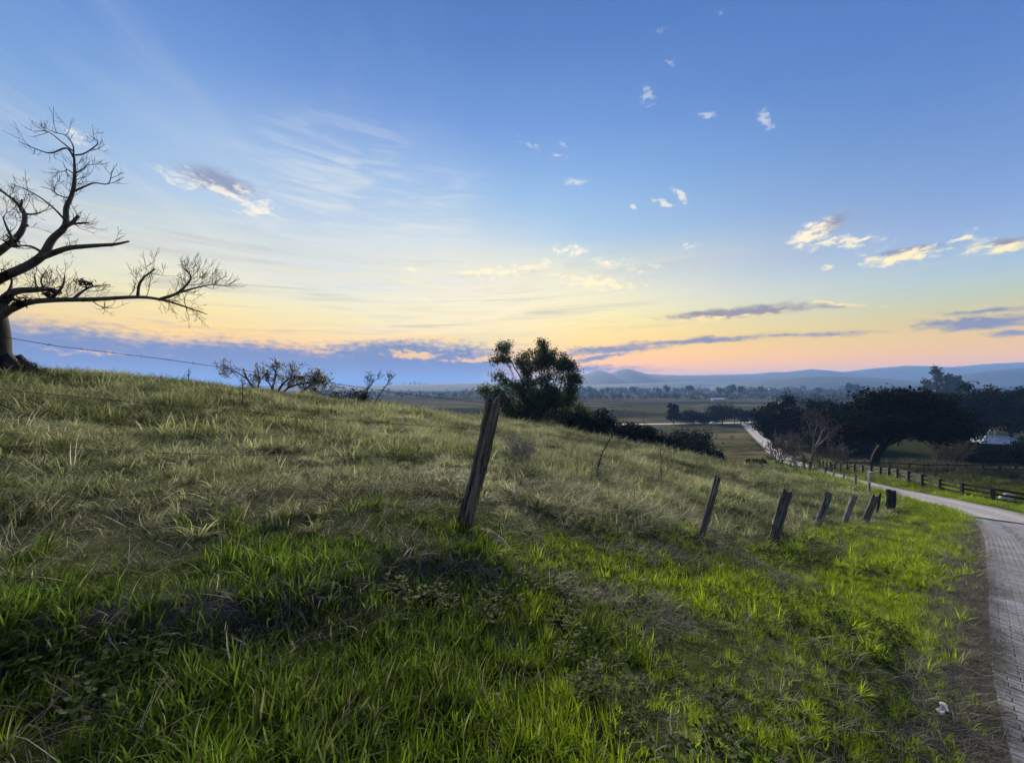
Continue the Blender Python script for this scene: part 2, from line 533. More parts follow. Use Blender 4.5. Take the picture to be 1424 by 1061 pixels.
def catmull(P, n):
    P = np.asarray(P, float)
    Q = np.vstack([2 * P[0] - P[1], P, 2 * P[-1] - P[-2]])
    out = []
    for i in range(1, len(Q) - 2):
        t = np.linspace(0, 1, n, endpoint=False)[:, None]
        a, b, c, d = Q[i - 1], Q[i], Q[i + 1], Q[i + 2]
        out.append(0.5 * ((2 * b) + (-a + c) * t + (2 * a - 5 * b + 4 * c - d) * t * t + (-a + 3 * b - 3 * c + d) * t ** 3))
    return np.vstack(out + [P[-1:]])


EDGE_L = catmull(ROAD_L, 24)
_d = np.gradient(EDGE_L, axis=0)
_nrm = np.stack([_d[:, 1], -_d[:, 0]], 1)
_nrm /= np.linalg.norm(_nrm, axis=1)[:, None]
ROAD_W = 4.3
CEN = EDGE_L.copy()
CEN[:, :2] += _nrm * ROAD_W / 2
ARC = np.concatenate([[0], np.cumsum(np.linalg.norm(np.diff(CEN[:, :2], axis=0), axis=1))])


def road_near(x, y):
    """signed distance across from the road centre (right positive), arc length and road height there"""
    x, y = np.atleast_1d(np.asarray(x, float)), np.atleast_1d(np.asarray(y, float))
    best = np.full(x.shape, 1e18)
    idx = np.zeros(x.shape, int)
    for i in range(0, len(CEN)):
        q = (x - CEN[i, 0]) ** 2 + (y - CEN[i, 1]) ** 2
        w = q < best
        best[w] = q[w]
        idx[w] = i
    tx, ty = _nrm[idx, 0], _nrm[idx, 1]
    dx, dy = x - CEN[idx, 0], y - CEN[idx, 1]
    across = dx * tx + dy * ty
    along = dx * -ty + dy * tx
    gz = np.gradient(CEN[:, 2]) / np.maximum(np.gradient(ARC), 1e-6)
    inside = (np.abs(along) < 6)
    return np.where(inside, across, 1e6), ARC[idx] + along, CEN[idx, 2] + gz[idx] * along


CTRL = [  # surveyed heights: x, y, z
    (-0.49, 4.1, -1.45), (-2.9, 2.25, -1.10), (-5.0, 0.6, -0.75), (0.0, 0.0, -1.36), (-2.0, -3.0, -0.95), (-0.8, -5.0, -0.7), (-8, -8, 0.0),
    (-5.7, 5.0, -1.05), (-4.8, 6.2, -1.28), (-3.2, 8.0, -1.60), (2.3, 9.0, -2.58), (3.5, 7.2, -2.82), (6.2, 9.1, -3.68), (9.7, 12.3, -4.55),
    (13.0, 15.0, -5.35), (15.1, 16.5, -5.88), (18.0, 19.0, -6.40), (20.6, 21.0, -6.84), (8.2, 13.0, -4.10), (12, 22, -5.45), (5, 22, -3.9), (-5, 20, -1.75),
    (0.78, 2.2, -1.88), (2.3, 4.3, -2.50), (2.35, 2.9, -2.38), (0.85, 1.0, -1.68), (5.3, 7.4, -3.6), (11.1, 11.0, -4.66), (0.2, -2.0, -1.25),
    (-17.6, 13.0, 0.36), (-25, 14, 0.75), (-14, 9.0, -0.25), (-13, 16, -0.35), (-16.2, 21.0, -0.25), (-24, 21, 0.55), (-12, 35.0, -2.3), (-21.6, 28.0, -0.62), (-6, 37, -3.3), (2.9, 40.0, -4.52), (14.0, 40.0, -7.0), (22, 40, -8.2), (29.0, 40.0, -9.0),
    (-40, 5, 2.0), (-40, 30, 0.6), (-30, 45, -3.2), (-12, 48, -5.3), (3, 52, -8.3), (15, 52, -10.5), (27, 52, -11.5), (-30, 75, -10.5), (0, 75, -13.5), (30, 80, -15.5),
    (-70, 10, 3.0), (-80, 60, -3.5), (-60, 110, -17), (0, 120, -18.8), (50, 120, -18.6), (-20, -30, 3.0), (20, -30, 1.5), (-60, -30, 6), (60, -30, -3.5),
    (38.5, 25, -8.8), (39.5, 31, -8.95), (43.0, 42.0, -9.95), (47.0, 52.0, -11.3), (55, 40, -9.9), (53, 56, -12.2), (70, 50, -11.5), (90, 60, -12.9), (100, 80, -14.4), (125, 100, -15.6),
    (80, 100, -15.8), (120, 150, -17.8), (60, 10, -8.2), (90, 20, -9.2), (13, 1, -4.6), (20, 8, -6.1), (30, 14, -7.4), (12, -8, -3.0),
    (-150, 200, -20), (0, 200, -20), (150, 230, -20), (200, 150, -17), (-200, 60, -6), (220, 60, -13), (-150, -100, 8), (150, -100, -4), (0, -100, 5), (-250, 150, -20)]
for _i in range(0, len(EDGE_L), 24):
    CTRL.append(tuple(CEN[_i]))
CTRL = np.array(CTRL)


def _tps_fit(P):
    n = len(P)
    d = np.hypot(P[:, None, 0] - P[None, :, 0], P[:, None, 1] - P[None, :, 1])
    K = np.where(d > 0, d * d * np.log(np.maximum(d, 1e-9)), 0) + np.eye(n) * 0.6
    A = np.zeros((n + 3, n + 3))
    A[:n, :n] = K
    A[:n, n] = 1
    A[:n, n + 1:] = P[:, :2]
    A[n, :n] = 1
    A[n + 1:, :n] = P[:, :2].T
    return np.linalg.solve(A, np.concatenate([P[:, 2], [0, 0, 0]]))


_TW = _tps_fit(CTRL)


def tps(x, y):
    out = _TW[-3] + _TW[-2] * x + _TW[-1] * y
    for (px, py, _), w in zip(CTRL, _TW[:-3]):
        q = (x - px) ** 2 + (y - py) ** 2
        out = out + w * 0.5 * q * np.log(np.maximum(q, 1e-12))
    return out


LEDGE = np.array([(-9.0, -2.8), (-6.0, -1.0), (-4.0, 0.8), (-2.7, 1.72), (-2.1, 2.0), (-1.63, 2.27), (-1.2, 2.72), (-0.92, 3.12), (-0.5, 3.32), (-0.07, 3.36), (0.35, 3.5), (0.9, 3.62), (1.6, 4.1)])
FENCE = np.array([(-5.2, 0.45), (-0.49, 4.1), (3.5, 7.2), (6.2, 9.1), (9.7, 12.3), (13.0, 15.0), (15.1, 16.5), (18.0, 19.0), (20.6, 21.0)])


def side_of(x, y, line):
    """signed distance to a polyline; positive on its uphill (north-west) side"""
    best = np.full(np.shape(x), 1e18)
    sgn = np.ones(np.shape(x))
    for (ax, ay), (bx, by) in zip(line[:-1], line[1:]):
        ux, uy = bx - ax, by - ay
        t = np.clip(((x - ax) * ux + (y - ay) * uy) / (ux * ux + uy * uy), 0, 1)
        dx, dy = x - (ax + t * ux), y - (ay + t * uy)
        q = dx * dx + dy * dy
        w = q < best
        best = np.where(w, q, best)
        sgn = np.where(w, np.sign(ux * dy - uy * dx), sgn)
    return np.sqrt(best) * sgn


def Z(x, y, detail=True):
    x, y = np.broadcast_arrays(np.asarray(x, float), np.asarray(y, float))
    shape = x.shape
    x, y = x.ravel(), y.ravel()
    r = np.hypot(x, y)
    far = smooth01((r - 170) / 130)
    z = np.zeros_like(x)
    nearm = r < 310
    z[nearm] = tps(x[nearm], y[nearm])
    back = smooth01((y + 60) / -240)
    farz = -20.0 + 26 * back + fbm(x, y, 400.0, 3, 5) * 0.5
    z = z * (1 - far) + farz * far
    # the cut bank below the fence
    loc = r < 14
    if loc.any():
        xl, yl = x[loc], y[loc]
        s = side_of(xl, yl, LEDGE) + 0.10 * fbm(xl, yl, 0.9, 3, 11)
        step = 0.15 * smooth01((1.0 - xl) / 1.5) * smooth01((13 - r[loc]) / 5)
        z[loc] -= step * smooth01((0.10 - s) / 0.32)
        z[loc] += 0.01 * step / 0.15 * np.exp(-((s - 0.12) / 0.22) ** 2)
    # tussocky surface
    if detail:
        q = r < 120
        xq, yq = x[q], y[q]
        past = smooth01(side_of(xq, yq, FENCE) / 1.5 + 0.3)
        amp = 0.025 + 0.15 * past
        z[q] += amp * (fbm(xq, yq, 1.5, 3, 21) + 0.6 * np.abs(fbm(xq, yq, 0.7, 2, 31))) + past * 0.12 * fbm(xq, yq, 5.0, 2, 41)
    # the road bed
    q = (r < 320) & (y > -12)
    if q.any():
        ac, al, rz = road_near(x[q], y[q])
        w = 1 - smooth01((np.abs(ac) - ROAD_W / 2 - 0.05) / 1.1)
        lip = 0.125 * smooth01((np.abs(ac) - ROAD_W / 2 + 0.08 + 0.26 * fbm(x[q], y[q], 0.8, 2, 7)) / 0.25)
        z[q] = z[q] * (1 - w) + (rz - 0.09 + lip) * w
    return z.reshape(shape)


def z1(x, y):
    return float(Z(np.array([x]), np.array([y]))[0])


def ground_pt(px, d, lift=0.0):
    x = (px - 712.0) / FPX * d
    return Vector((x, d, z1(x, d) + lift))


def zone_masks(x, y):
    """verge (lush roadside grass), straw (dry), bare soil"""
    f = side_of(x, y, FENCE)
    led = side_of(x, y, LEDGE)
    ac, al, rz = road_near(x, y)
    edge = np.where(np.abs(ac) < 1e5, np.abs(ac) - ROAD_W / 2, 50.0)
    f2 = f + 0.5 * fbm(x, y, 1.6, 3, 51)
    far = smooth01((np.hypot(x, y) - 50) / 20)
    verge = smooth01(0.62 - f2 / 1.1)
    roadside = smooth01((4.5 - edge) / 2.0) * (np.hypot(x, y) > 24)
    verge = np.maximum(verge * (1 - far), roadside * 0.5)
    straw = smooth01(0.5 + 1.5 * fbm(x, y, 2.6, 4, 61))
    soil = np.exp(-((led + 0.02 + 0.08 * fbm(x, y, .5, 2, 13)) / 0.13) ** 2) * smooth01((1.1 - x) / 1.2) * (np.hypot(x, y) < 9)
    return verge, straw, soil, edge, led, f


def paddock_shade(x, y):
    """mask for tree shade painted into the ground and grass of the paddock and the wood floor across the road"""
    ac, al, rz = road_near(x, y)
    m = smooth01((ac - ROAD_W / 2 - 3.2 + 1.2 * fbm(x, y, 3.0, 2, 77)) / 2.0) * (ac < 1e5) * smooth01((np.hypot(x, y) - 28) / 10)
    big = (x > 48) & (y > 25) & (y < 130) & (ac > 1e5)
    return np.maximum(m, big)


# ---------------------------------------------------------------- ground sheet
def build_ground():
    def axis(lo, hi, n, a):
        u = np.linspace(math.asinh(lo / a), math.asinh(hi / a), n)
        return a * np.sinh(u)
    xs = axis(-11000, 11000, 600, 5.0)
    ys = axis(-900, 11000, 470, 5.0)
    X, Y = np.meshgrid(xs, ys)
    ZZ = Z(X, Y)
    nx, ny = len(xs), len(ys)
    V = np.stack([X.ravel(), Y.ravel(), ZZ.ravel()], 1)
    i = np.arange(nx * ny).reshape(ny, nx)
    F = np.stack([i[:-1, :-1].ravel(), i[:-1, 1:].ravel(), i[1:, 1:].ravel(), i[1:, :-1].ravel()], 1)
    me = mesh_from('ground', V, F, True)
    verge, straw, soil, edge, led, f = zone_masks(V[:, 0], V[:, 1])
    colr = np.zeros((len(V), 4), np.float32)
    colr[:, 0] = verge
    colr[:, 1] = straw
    colr[:, 2] = np.maximum(soil, smooth01((0.5 + 0.6 * fbm(V[:, 0], V[:, 1], 0.8, 3, 8) - edge) / 0.5) * (edge < 3) * (np.hypot(V[:, 0], V[:, 1]) < 60))
    colr[:, 3] = paddock_shade(V[:, 0], V[:, 1])
    at_ = me.attributes.new('zone', 'FLOAT_COLOR', 'POINT')
    at_.data.foreach_set('color', colr.ravel())
    m, k, p = new_mat('ground')
    a = k.new('ShaderNodeAttribute', attribute_name='zone')
    vg, st, so = k.sep(a.outputs['Vector'])
    pos = k.new('ShaderNodeNewGeometry').outputs['Position']
    n1 = k.noise(pos, 7.0, 6.0, 0.65)
    n2 = k.noise(pos, 0.9, 4.0, 0.6)
    n3 = k.noise(k.mapping(pos, sc=(0.010, 0.035, 0.02)), 1.0, 5.0, 0.6)
    n4 = k.noise(k.mapping(pos, sc=(0.0016, 0.006, 0.01)), 1.0, 4.0, 0.6)
    past = k.mix(k.rng(n1, 0.3, 0.7), (0.022, 0.025, 0.012), (0.085, 0.085, 0.042))
    past = k.mix(k.m('MULTIPLY', st, 0.4), past, (0.13, 0.12, 0.075))
    vcol = k.mix(k.rng(n1, 0.3, 0.7), (0.016, 0.024, 0.008), (0.055, 0.075, 0.018))
    near = k.mix(vg, past, vcol)
    soilc = k.mix(k.rng(n1, 0.35, 0.7), (0.035, 0.031, 0.027), (0.15, 0.14, 0.125))
    near = k.mix(so, near, soilc)
    # the plain far below: grazing land in long pale and dark strips
    plain = k.mix(k.rng(n3, 0.38, 0.62), (0.058, 0.055, 0.030), (0.150, 0.125, 0.070))
    plain = k.mix(k.rng(n4, 0.48, 0.60), plain, (0.024, 0.030, 0.016))
    n5 = k.noise(k.mapping(pos, sc=(0.05, 0.12, 0.1)), 1.0, 6.0, 0.7)
    plain = k.mix(k.rng(n5, 0.46, 0.62, 0, 0.9), plain, (0.022, 0.027, 0.012))
    plain = k.mix(k.rng(n2, 0.45, 0.75, 0, 0.55), plain, (0.030, 0.036, 0.016))
    dist = k.v('LENGTH', pos)
    col = k.mix(k.rng(dist, 52.0, 78.0, smooth=True), near, plain)
    shaded_floor = k.mix(k.rng(n2, 0.35, 0.7), (0.016, 0.020, 0.009), (0.040, 0.050, 0.018))  # dark colour standing in for tree shade on the paddock and wood floor
    col = k.mix(a.outputs['Alpha'], col, shaded_floor)
    k.put(p.inputs['Base Color'], col)
    p.inputs['Roughness'].default_value = 1.0
    p.inputs['Specular IOR Level'].default_value = 0.0
    b = k.new('ShaderNodeBump')
    b.inputs['Strength'].default_value = 0.8
    b.inputs['Distance'].default_value = 0.05
    k.put(b.inputs['Height'], n1)
    k.put(p.inputs['Normal'], b.outputs[0])
    o = link('ground', me, m)
    tag(o, kind='structure')
    return o


ground = build_ground()

# ---------------------------------------------------------------- the road: pavers near by, then graded gravel
def road_point(s, a, lift=0.0):
    """point on the road: arc length s, across a (right positive)"""
    i = int(np.clip(np.searchsorted(ARC, s) - 1, 0, len(ARC) - 2))
    t = (s - ARC[i]) / max(ARC[i + 1] - ARC[i], 1e-9)
    c = CEN[i] * (1 - t) + CEN[i + 1] * t
    n = _nrm[i] * (1 - t) + _nrm[i + 1] * t
    n = n / np.linalg.norm(n)
    return Vector((c[0] + n[0] * a, c[1] + n[1] * a, c[2] + lift)), n


def arc_at(x, y):
    return float(road_near(np.array([x]), np.array([y]))[1][0])


PAVE_S0 = 1.0
PAVE_S1 = arc_at(25.6, 19.6)


def build_roads():
    # bedding strip under the pavers and the gravel road are two stretches of one sheet each
    def strip(s0, s1, step, across, lift, name, crown=0.02):
        V, F = [], []
        ns = max(2, int((s1 - s0) / step))
        for i in range(ns + 1):
            s = s0 + (s1 - s0) * i / ns
            for a in across:
                p, n = road_point(s, a, lift - crown * (abs(a) / 2.15) ** 2)
                V.append(p)
        w = len(across)
        for i in range(ns):
            for j in range(w - 1):
                F.append([i * w + j, (i + 1) * w + j, (i + 1) * w + j + 1, i * w + j + 1][::-1])
        return mesh_from(name, np.array(V), F, True)

    m, k, p = new_mat('bedding')
    pos = k.new('ShaderNodeNewGeometry').outputs['Position']
    n = k.noise(pos, 22.0, 6.0, 0.65)
    k.put(p.inputs['Base Color'], k.mix(k.rng(n, 0.3, 0.7), (0.030, 0.028, 0.026), (0.095, 0.088, 0.080)))
    p.inputs['Roughness'].default_value = 1.0
    me = strip(0.5, PAVE_S1, 0.5, np.linspace(-2.15, 2.15, 9), -0.015, 'paved_road')
    road = tag(link('paved_road', me, m), kind='structure')

    # gravel road with two pale wheel tracks
    m, k, p = new_mat('gravel')
    uv = k.new('ShaderNodeAttribute', attribute_name='across').outputs['Fac']
    pos = k.new('ShaderNodeNewGeometry').outputs['Position']
    n = k.noise(pos, 26.0, 6.0, 0.7)
    n2 = k.noise(pos, 0.7, 4.0, 0.6)
    w = k.m('ADD', k.m('ABSOLUTE', uv), k.m('MULTIPLY', k.m('SUBTRACT', n2, 0.5), 0.5))
    track = k.rng(k.m('ABSOLUTE', k.m('SUBTRACT', w, 0.85)), 0.5, 0.15, smooth=True)
    c = k.mix(k.rng(n, 0.3, 0.72), (0.13, 0.12, 0.125), (0.30, 0.28, 0.285))
    c = k.mix(k.m('MULTIPLY', track, 0.5), c, (0.34, 0.32, 0.325))
    edge = k.rng(w, 1.55, 2.1, smooth=True)
    c = k.mix(k.m('MULTIPLY', edge, 0.75), c, (0.085, 0.085, 0.055))
    k.put(p.inputs['Base Color'], c)
    p.inputs['Roughness'].default_value = 0.95
    b = k.new('ShaderNodeBump')
    b.inputs['Strength'].default_value = 0.7
    b.inputs['Distance'].default_value = 0.03
    k.put(b.inputs['Height'], n)
    k.put(p.inputs['Normal'], b.outputs[0])
    ac = np.linspace(-2.15, 2.15, 9)
    me = strip(PAVE_S1 + 0.16, ARC[-1] + 3, 0.6, ac, 0.03, 'gravel_road')
    at_ = me.attributes.new('across', 'FLOAT', 'POINT')
    at_.data.foreach_set('value', np.tile(ac, len(me.vertices) // 9).astype(np.float32))
    rg = tag(link('gravel_road', me, m), kind='structure')

    # pavers: 0.20 m across the road, 0.10 m along it, half-lapped; worn, each a little off level
    m, k, p = new_mat('paver')
    g = k.new('ShaderNodeNewGeometry')
    oi = k.new('ShaderNodeObjectInfo').outputs['Random']
    pos = g.outputs['Position']
    rnd = k.m('FRACT', k.m('ADD', oi, g.outputs['Random Per Island']))
    n = k.noise(pos, 55.0, 5.0, 0.7)
    n2 = k.noise(pos, 1.3, 4.0, 0.6)
    c = k.mix(rnd, (0.155, 0.155, 0.170), (0.225, 0.222, 0.240))
    c = k.mix(k.rng(n, 0.35, 0.75, 0, 0.55), c, (0.11, 0.108, 0.112))
    c = k.mix(k.rng(n2, 0.45, 0.66, 0, 0.75), c, (0.105, 0.098, 0.088))
    st = k.noise(pos, 3.4, 5.0, 0.7, 0.5)
    c = k.mix(k.rng(st, 0.56, 0.70, 0, 0.6), c, (0.070, 0.066, 0.060))
    k.put(p.inputs['Base Color'], c)
    p.inputs['Roughness'].default_value = 0.8
    b = k.new('ShaderNodeBump')
    b.inputs['Strength'].default_value = 0.5
    b.inputs['Distance'].default_value = 0.004
    k.put(b.inputs['Height'], n)
    k.put(p.inputs['Normal'], b.outputs[0])

    L, Wd, H, ch, gap = 0.105, 0.205, 0.06, 0.005, 0.007

    def paver_mesh(name, l, w):
        v, hx, hy = [], w / 2 - gap / 2, l / 2 - gap / 2
        for q, zz in ((0, -H), (0, -ch), (ch, 0.0)):
            v += [(-hx + q, -hy + q, zz), (hx - q, -hy + q, zz), (hx - q, hy - q, zz), (-hx + q, hy - q, zz)]
        f = []
        for r in (0, 4):
            for i in range(4):
                j = (i + 1) % 4
                f.append([r + i, r + j, r + 4 + j, r + 4 + i])
        f.append([8, 9, 10, 11])
        return v, f
    v0, f0 = paver_mesh('paver', L, Wd)
    vh, fh = paver_mesh('paver', L, Wd / 2)
    base_me = mesh_from('paver', v0, f0)
    half_me = mesh_from('paver', vh, fh)
    base_me.materials.append(m)
    half_me.materials.append(m)
    spots = []
    rows = int((PAVE_S1 - PAVE_S0) / L)
    for r in range(rows):
        s = PAVE_S0 + (r + 0.5) * L
        c, n = road_point(s, 0.0)
        c2, _ = road_point(s + 0.05, 0.0)
        tdir = (c2 - c).normalized()
        side = Vector((n[0], n[1], 0.0))
        up = side.cross(tdir).normalized()
        rot = Matrix((side, tdir, up)).transposed()
        cols = []
        nfull = 20
        if r % 2 == 0:
            cols = [(-2.05 + (j + 0.5) * Wd, 0) for j in range(nfull)]
        else:
            cols = [(-2.05 + Wd / 4, 1)] + [(-2.05 + Wd * (j + 1), 0) for j in range(nfull - 1)] + [(-2.05 + Wd * nfull - Wd / 4, 1)]
        for a, half in cols:
            sink = -0.018 * (abs(a) / 2.1) ** 2 - 0.016 * smooth01(np.array((abs(abs(a) - 0.85) - 0.5) / -0.4)) + 0.006 * vnoise(s, a, 0.8, 3)
            ps = c + side * a + up * (0.022 + float(sink) + random.uniform(-0.0025, 0.0025))
            jit = Matrix.Rotation(random.uniform(-0.02, 0.02), 3, 'Z') @ Matrix.Rotation(random.uniform(-0.015, 0.015), 3, 'X') @ Matrix.Rotation(random.uniform(-0.02, 0.02), 3, 'Y')
            q = ps - cam.location
            u, vv = q.x / max(q.y, .1), -q.z / max(q.y, .1)
            inview = q.y > 0.3 and u < 1.36 and vv < 1.01
            pa, pb = road_point(s - L / 2, a)[0], road_point(s + L / 2, a)[0]
            stretch = (pb - pa).length / L
            spots.append((q.length if inview else 99 + q.length, ps, rot @ jit @ Matrix.Diagonal((1.0, stretch, 1.0)), half))
    spots.sort(key=lambda t: t[0])
    for _, ps, rt, half in spots[:300]:
        o = bpy.data.objects.new('paver', half_me if half else base_me)
        COL.objects.link(o)
        o.parent = road
        o.matrix_local = Matrix.Translation(ps) @ rt.to_4x4()
    V, F, nv = [], [], 0
    A0, Ah = np.array(v0), np.array(vh)
    FF = np.array(f0)
    for _, ps, rt, half in spots[300:]:
        V.append((Ah if half else A0) @ np.array(rt).T + np.array(ps))
        F.append(FF + nv)
        nv += len(A0)
    rest = link('pavers_beyond', mesh_from('pavers_beyond', np.vstack(V), np.vstack(F)), m, road)
    tag(rest, kind='stuff')
    # concrete edging where the pavers end
    mb = MB()
    prev = None
    n = 12
    pts = [road_point(PAVE_S1 + 0.08, -2.15 + 4.3 * i / n, 0.03)[0] for i in range(n + 1)]
    for a, b in zip(pts[:-1], pts[1:]):
        dv = (b - a)
        rt = Matrix((dv.normalized(), Vector((0, 0, 1)).cross(dv).normalized(), Vector((0, 0, 1)))).transposed()
        mb.box((a + b) / 2, (dv.length * 0.97, 0.13, 0.12), rt, 0.006)
    mb.build('edging', MATS['concrete'], road)
    # lane that crosses beyond the gate, and its verge
    m2 = simple_mat('lane_dust', (0.30, 0.28, 0.26), 0.2, 0.6)
    pts = [(18, 203), (40, 204), (70, 205), (100, 206.5), (124, 209), (160, 214), (220, 225)]
    c = catmull(np.array(pts, float), 10)
    V, F = [], []
    for i, (x, y) in enumerate(c):
        for s in (-3.0, 0, 3.0):
            V.append((x, y + s, z1(x, y) + 0.12))
    for i in range(len(c) - 1):
        for j in range(2):
            F.append([i * 3 + j, i * 3 + 3 + j, i * 3 + 4 + j, i * 3 + 1 + j])
    tag(link('lane', mesh_from('lane', np.array(V), F), m2), kind='structure')
    return road


paved = build_roads()


# ---------------------------------------------------------------- posts and fences
def post_mesh(h, r, seed, sides=14, rows=12, rough=0.16, taper=0.08, ragged=0.05, square=0.0):
    """a split, weathered post: uneven section, checks and a broken top; base 0.3 m below its origin"""
    rs = np.random.default_rng(seed)
    ph = rs.uniform(0, 6.28, 5)
    V, F = [], []
    for i in range(rows + 1):
        t = i / rows
        zz = -0.3 + (h + 0.3) * t
        ox = 0.03 * math.sin(3.1 * t + ph[0]) * r / 0.09
        oy = 0.03 * math.sin(2.3 * t + ph[1]) * r / 0.09
        for j in range(sides):
            w = 2 * math.pi * j / sides
            k = 1 + rough * (0.6 * math.sin(2 * w + ph[2] + 0.6 * t) + 0.5 * math.sin(3 * w + ph[3] - 0.8 * t) + 0.55 * math.sin(5 * w + ph[4])) + rs.normal(0, rough * 0.22)
            if square:
                k *= 1 + square * (1 / max(abs(math.cos(w)), abs(math.sin(w))) - 1)
            if j % 5 == 2:
                k *= 0.80
            rr = r * k * (1 - taper * t)
            dz = rs.normal(0, ragged) if i == rows else 0
            V.append((ox + rr * math.cos(w), oy + rr * math.sin(w), zz + dz))
    for i in range(rows):
        for j in range(sides):
            j2 = (j + 1) % sides
            F.append([i * sides + j, i * sides + j2, (i + 1) * sides + j2, (i + 1) * sides + j])
    c = len(V)
    V.append((0, 0, h - 0.03))
    for j in range(sides):
        F.append([rows * sides + j, rows * sides + (j + 1) % sides, c])
    return mesh_from('fence_post', V, F, False)


def lean_matrix(base, top):
    d = (top - base).normalized()
    q = Vector((0, 0, 1)).rotation_difference(d)
    return Matrix.Translation(base) @ q.to_matrix().to_4x4()


def barbed(a, b, sag, seed, barb=True):
    rs = np.random.default_rng(seed)
    mb = MB()
    n = 14
    pts = []
    for i in range(n + 1):
        t = i / n
        p = a.lerp(b, t)
        p.z -= sag * 4 * t * (1 - t)
        p += Vector(rs.normal(0, 0.006, 3))
        pts.append(p)
    mb.tube(pts, 0.0021, 4, False)
    if barb:
        L = (b - a).length
        for q in np.arange(0.08, L, 0.13):
            i = min(n - 1, int(q / L * n))
            p = pts[i].lerp(pts[i + 1], q / L * n - i)
            d = Vector(rs.normal(0, 1, 3)).normalized() * 0.011
            mb.tube([p - d, p + d], 0.0011, 3, False)
            d = Vector(rs.normal(0, 1, 3)).normalized() * 0.011
            mb.tube([p - d, p + d], 0.0011, 3, False)
    return mb


def build_pasture_fence():
    f = thing('barbed_wire_fence', 'old barbed wire fence with leaning grey split posts along the pasture', 'fence', (0, 0, 0))
    #   base x, y, top dx, dy, height, radius, material
    spec = [(-5.2, 0.45, 0.05, 0.0, 1.45, 0.085, 'grey_wood'), (-0.51, 4.1, 0.31, -0.03, 1.33, 0.084, 'grey_wood'), (3.5, 7.2, 0.42, 0.1, 1.08, 0.062, 'grey_wood'),
            (6.2, 9.1, 0.38, 0.05, 1.16, 0.105, 'grey_wood'), (9.7, 12.3, 0.42, 0.0, 1.13, 0.10, 'grey_wood'), (13.0, 15.0, 0.36, 0.0, 1.08, 0.095, 'pale_wood'),
            (15.1, 16.5, 0.50, 0.0, 1.10, 0.13, 'grey_wood'), (18.0, 19.0, 0.14, 0.0, 1.05, 0.055, 'dark_wood')]
    labels = {1: 'leaning grey weathered split post with broken top'}
    tops = []
    for i, (x, y, dx, dy, h, r, mt) in enumerate(spec):
        b = Vector((x, y, z1(x, y)))
        t = b + Vector((dx, dy, h))
        o = link('fence_post', post_mesh((t - b).length, r, 100 + i, rough=0.2 if i == 1 else 0.15, sides=20 if i == 1 else 12, rows=26 if i == 1 else 12, ragged=0.035), MATS[mt], f)
        o.matrix_local = lean_matrix(b, t)
        if i in labels:
            o['label'] = labels[i]
        tops.append((b, t))
    # gate post ends the run
    gx, gy = 20.6, 21.0
    gb = Vector((gx, gy, z1(gx, gy)))
    tops.append((gb, gb + Vector((0, 0, 1.15))))
    for i in range(len(tops) - 1):
        for j, q in enumerate((0.95, 0.74, 0.52, 0.31)):
            a = tops[i][0].lerp(tops[i][1], q)
            b = tops[i + 1][0].lerp(tops[i + 1][1], min(0.97, q))
            if i == 0:
                a.z += 0.10 - 0.02 * j
            w = barbed(a, b, 0.03 + 0.02 * random.random(), 300 + i * 5 + j, i < 3)
            w.build('wire', MATS['steel_wire'], f)
    gp = link('gate_post', post_mesh(1.18, 0.185, 77, 12, 10, 0.05, 0.03, 0.02, 0.7), MATS['dark_wood'])
    gp.location = gb
    tag(gp, 'thick squared blackish timber gate post at the road bend', 'post')
    # the run of slimmer posts that carries on down beside the gravel road
    g = thing('roadside_fence', 'run of slim pale posts between pasture and gravel road', 'fence')
    prev = None
    for i, (px, py, d, lean, r, mt, h) in enumerate([(1207, 690, 25.0, 0.02, 0.075, 'pale_wood', 1.0), (1187, 684, 29.0, 0.06, 0.07, 'pale_wood', 1.05), (1171, 674, 34.0, 0.05, 0.07, 'grey_wood', 1.0),
                                                (1156, 671, 36.0, 0.25, 0.08, 'pale_wood', 1.0), (1144, 667, 39.0, 0.28, 0.085, 'dark_wood', 1.15), (1109, 658, 47.0, 0.1, 0.07, 'dark_wood', 1.0), (1102.5, 656, 49.5, 0.05, 0.07, 'dark_wood', 1.05),
                                                (1097, 655, 52.0, 0.2, 0.07, 'dark_wood', 1.1), (1092.5, 654, 54.0, 0.0, 0.07, 'dark_wood', 1.0), (1087.5, 653, 57.0, 0.0, 0.07, 'dark_wood', 1.1)]):
        b = ground_pt(px, d)
        t = b + Vector((lean, 0, h))
        o = link('fence_post', post_mesh(h, r, 500 + i, 9, 6, 0.12, 0.06, 0.02), MATS[mt], g)
        o.matrix_local = lean_matrix(b, t)
        if prev is not None:
            for q in (0.9, 0.5):
                mb = MB()
                mb.tube([prev[0].lerp(prev[1], q), b.lerp(t, q)], 0.004, 4, False)
                mb.build('wire', MATS['steel_wire'], g)
        prev = (b, t)
    # half-buried log at the foot of the leaning post
    rs = np.random.default_rng(5)
    a = Vector((-0.33, 4.02, 0))
    b = Vector((0.02, 3.72, 0))
    mb = MB()
    pts = []
    for i in range(7):
        p = a.lerp(b, i / 6)
        p.z = z1(p.x, p.y) - 0.012
        pts.append(p + Vector(rs.normal(0, 0.008, 3)))
    mb.tube(pts, [0.05, 0.075, 0.08, 0.078, 0.07, 0.06, 0.035], 9)
    o = mb.build('fallen_log', MATS['grey_wood'])
    tag(o, 'short grey log half sunk in grass at the leaning post foot', 'log')


build_pasture_fence()


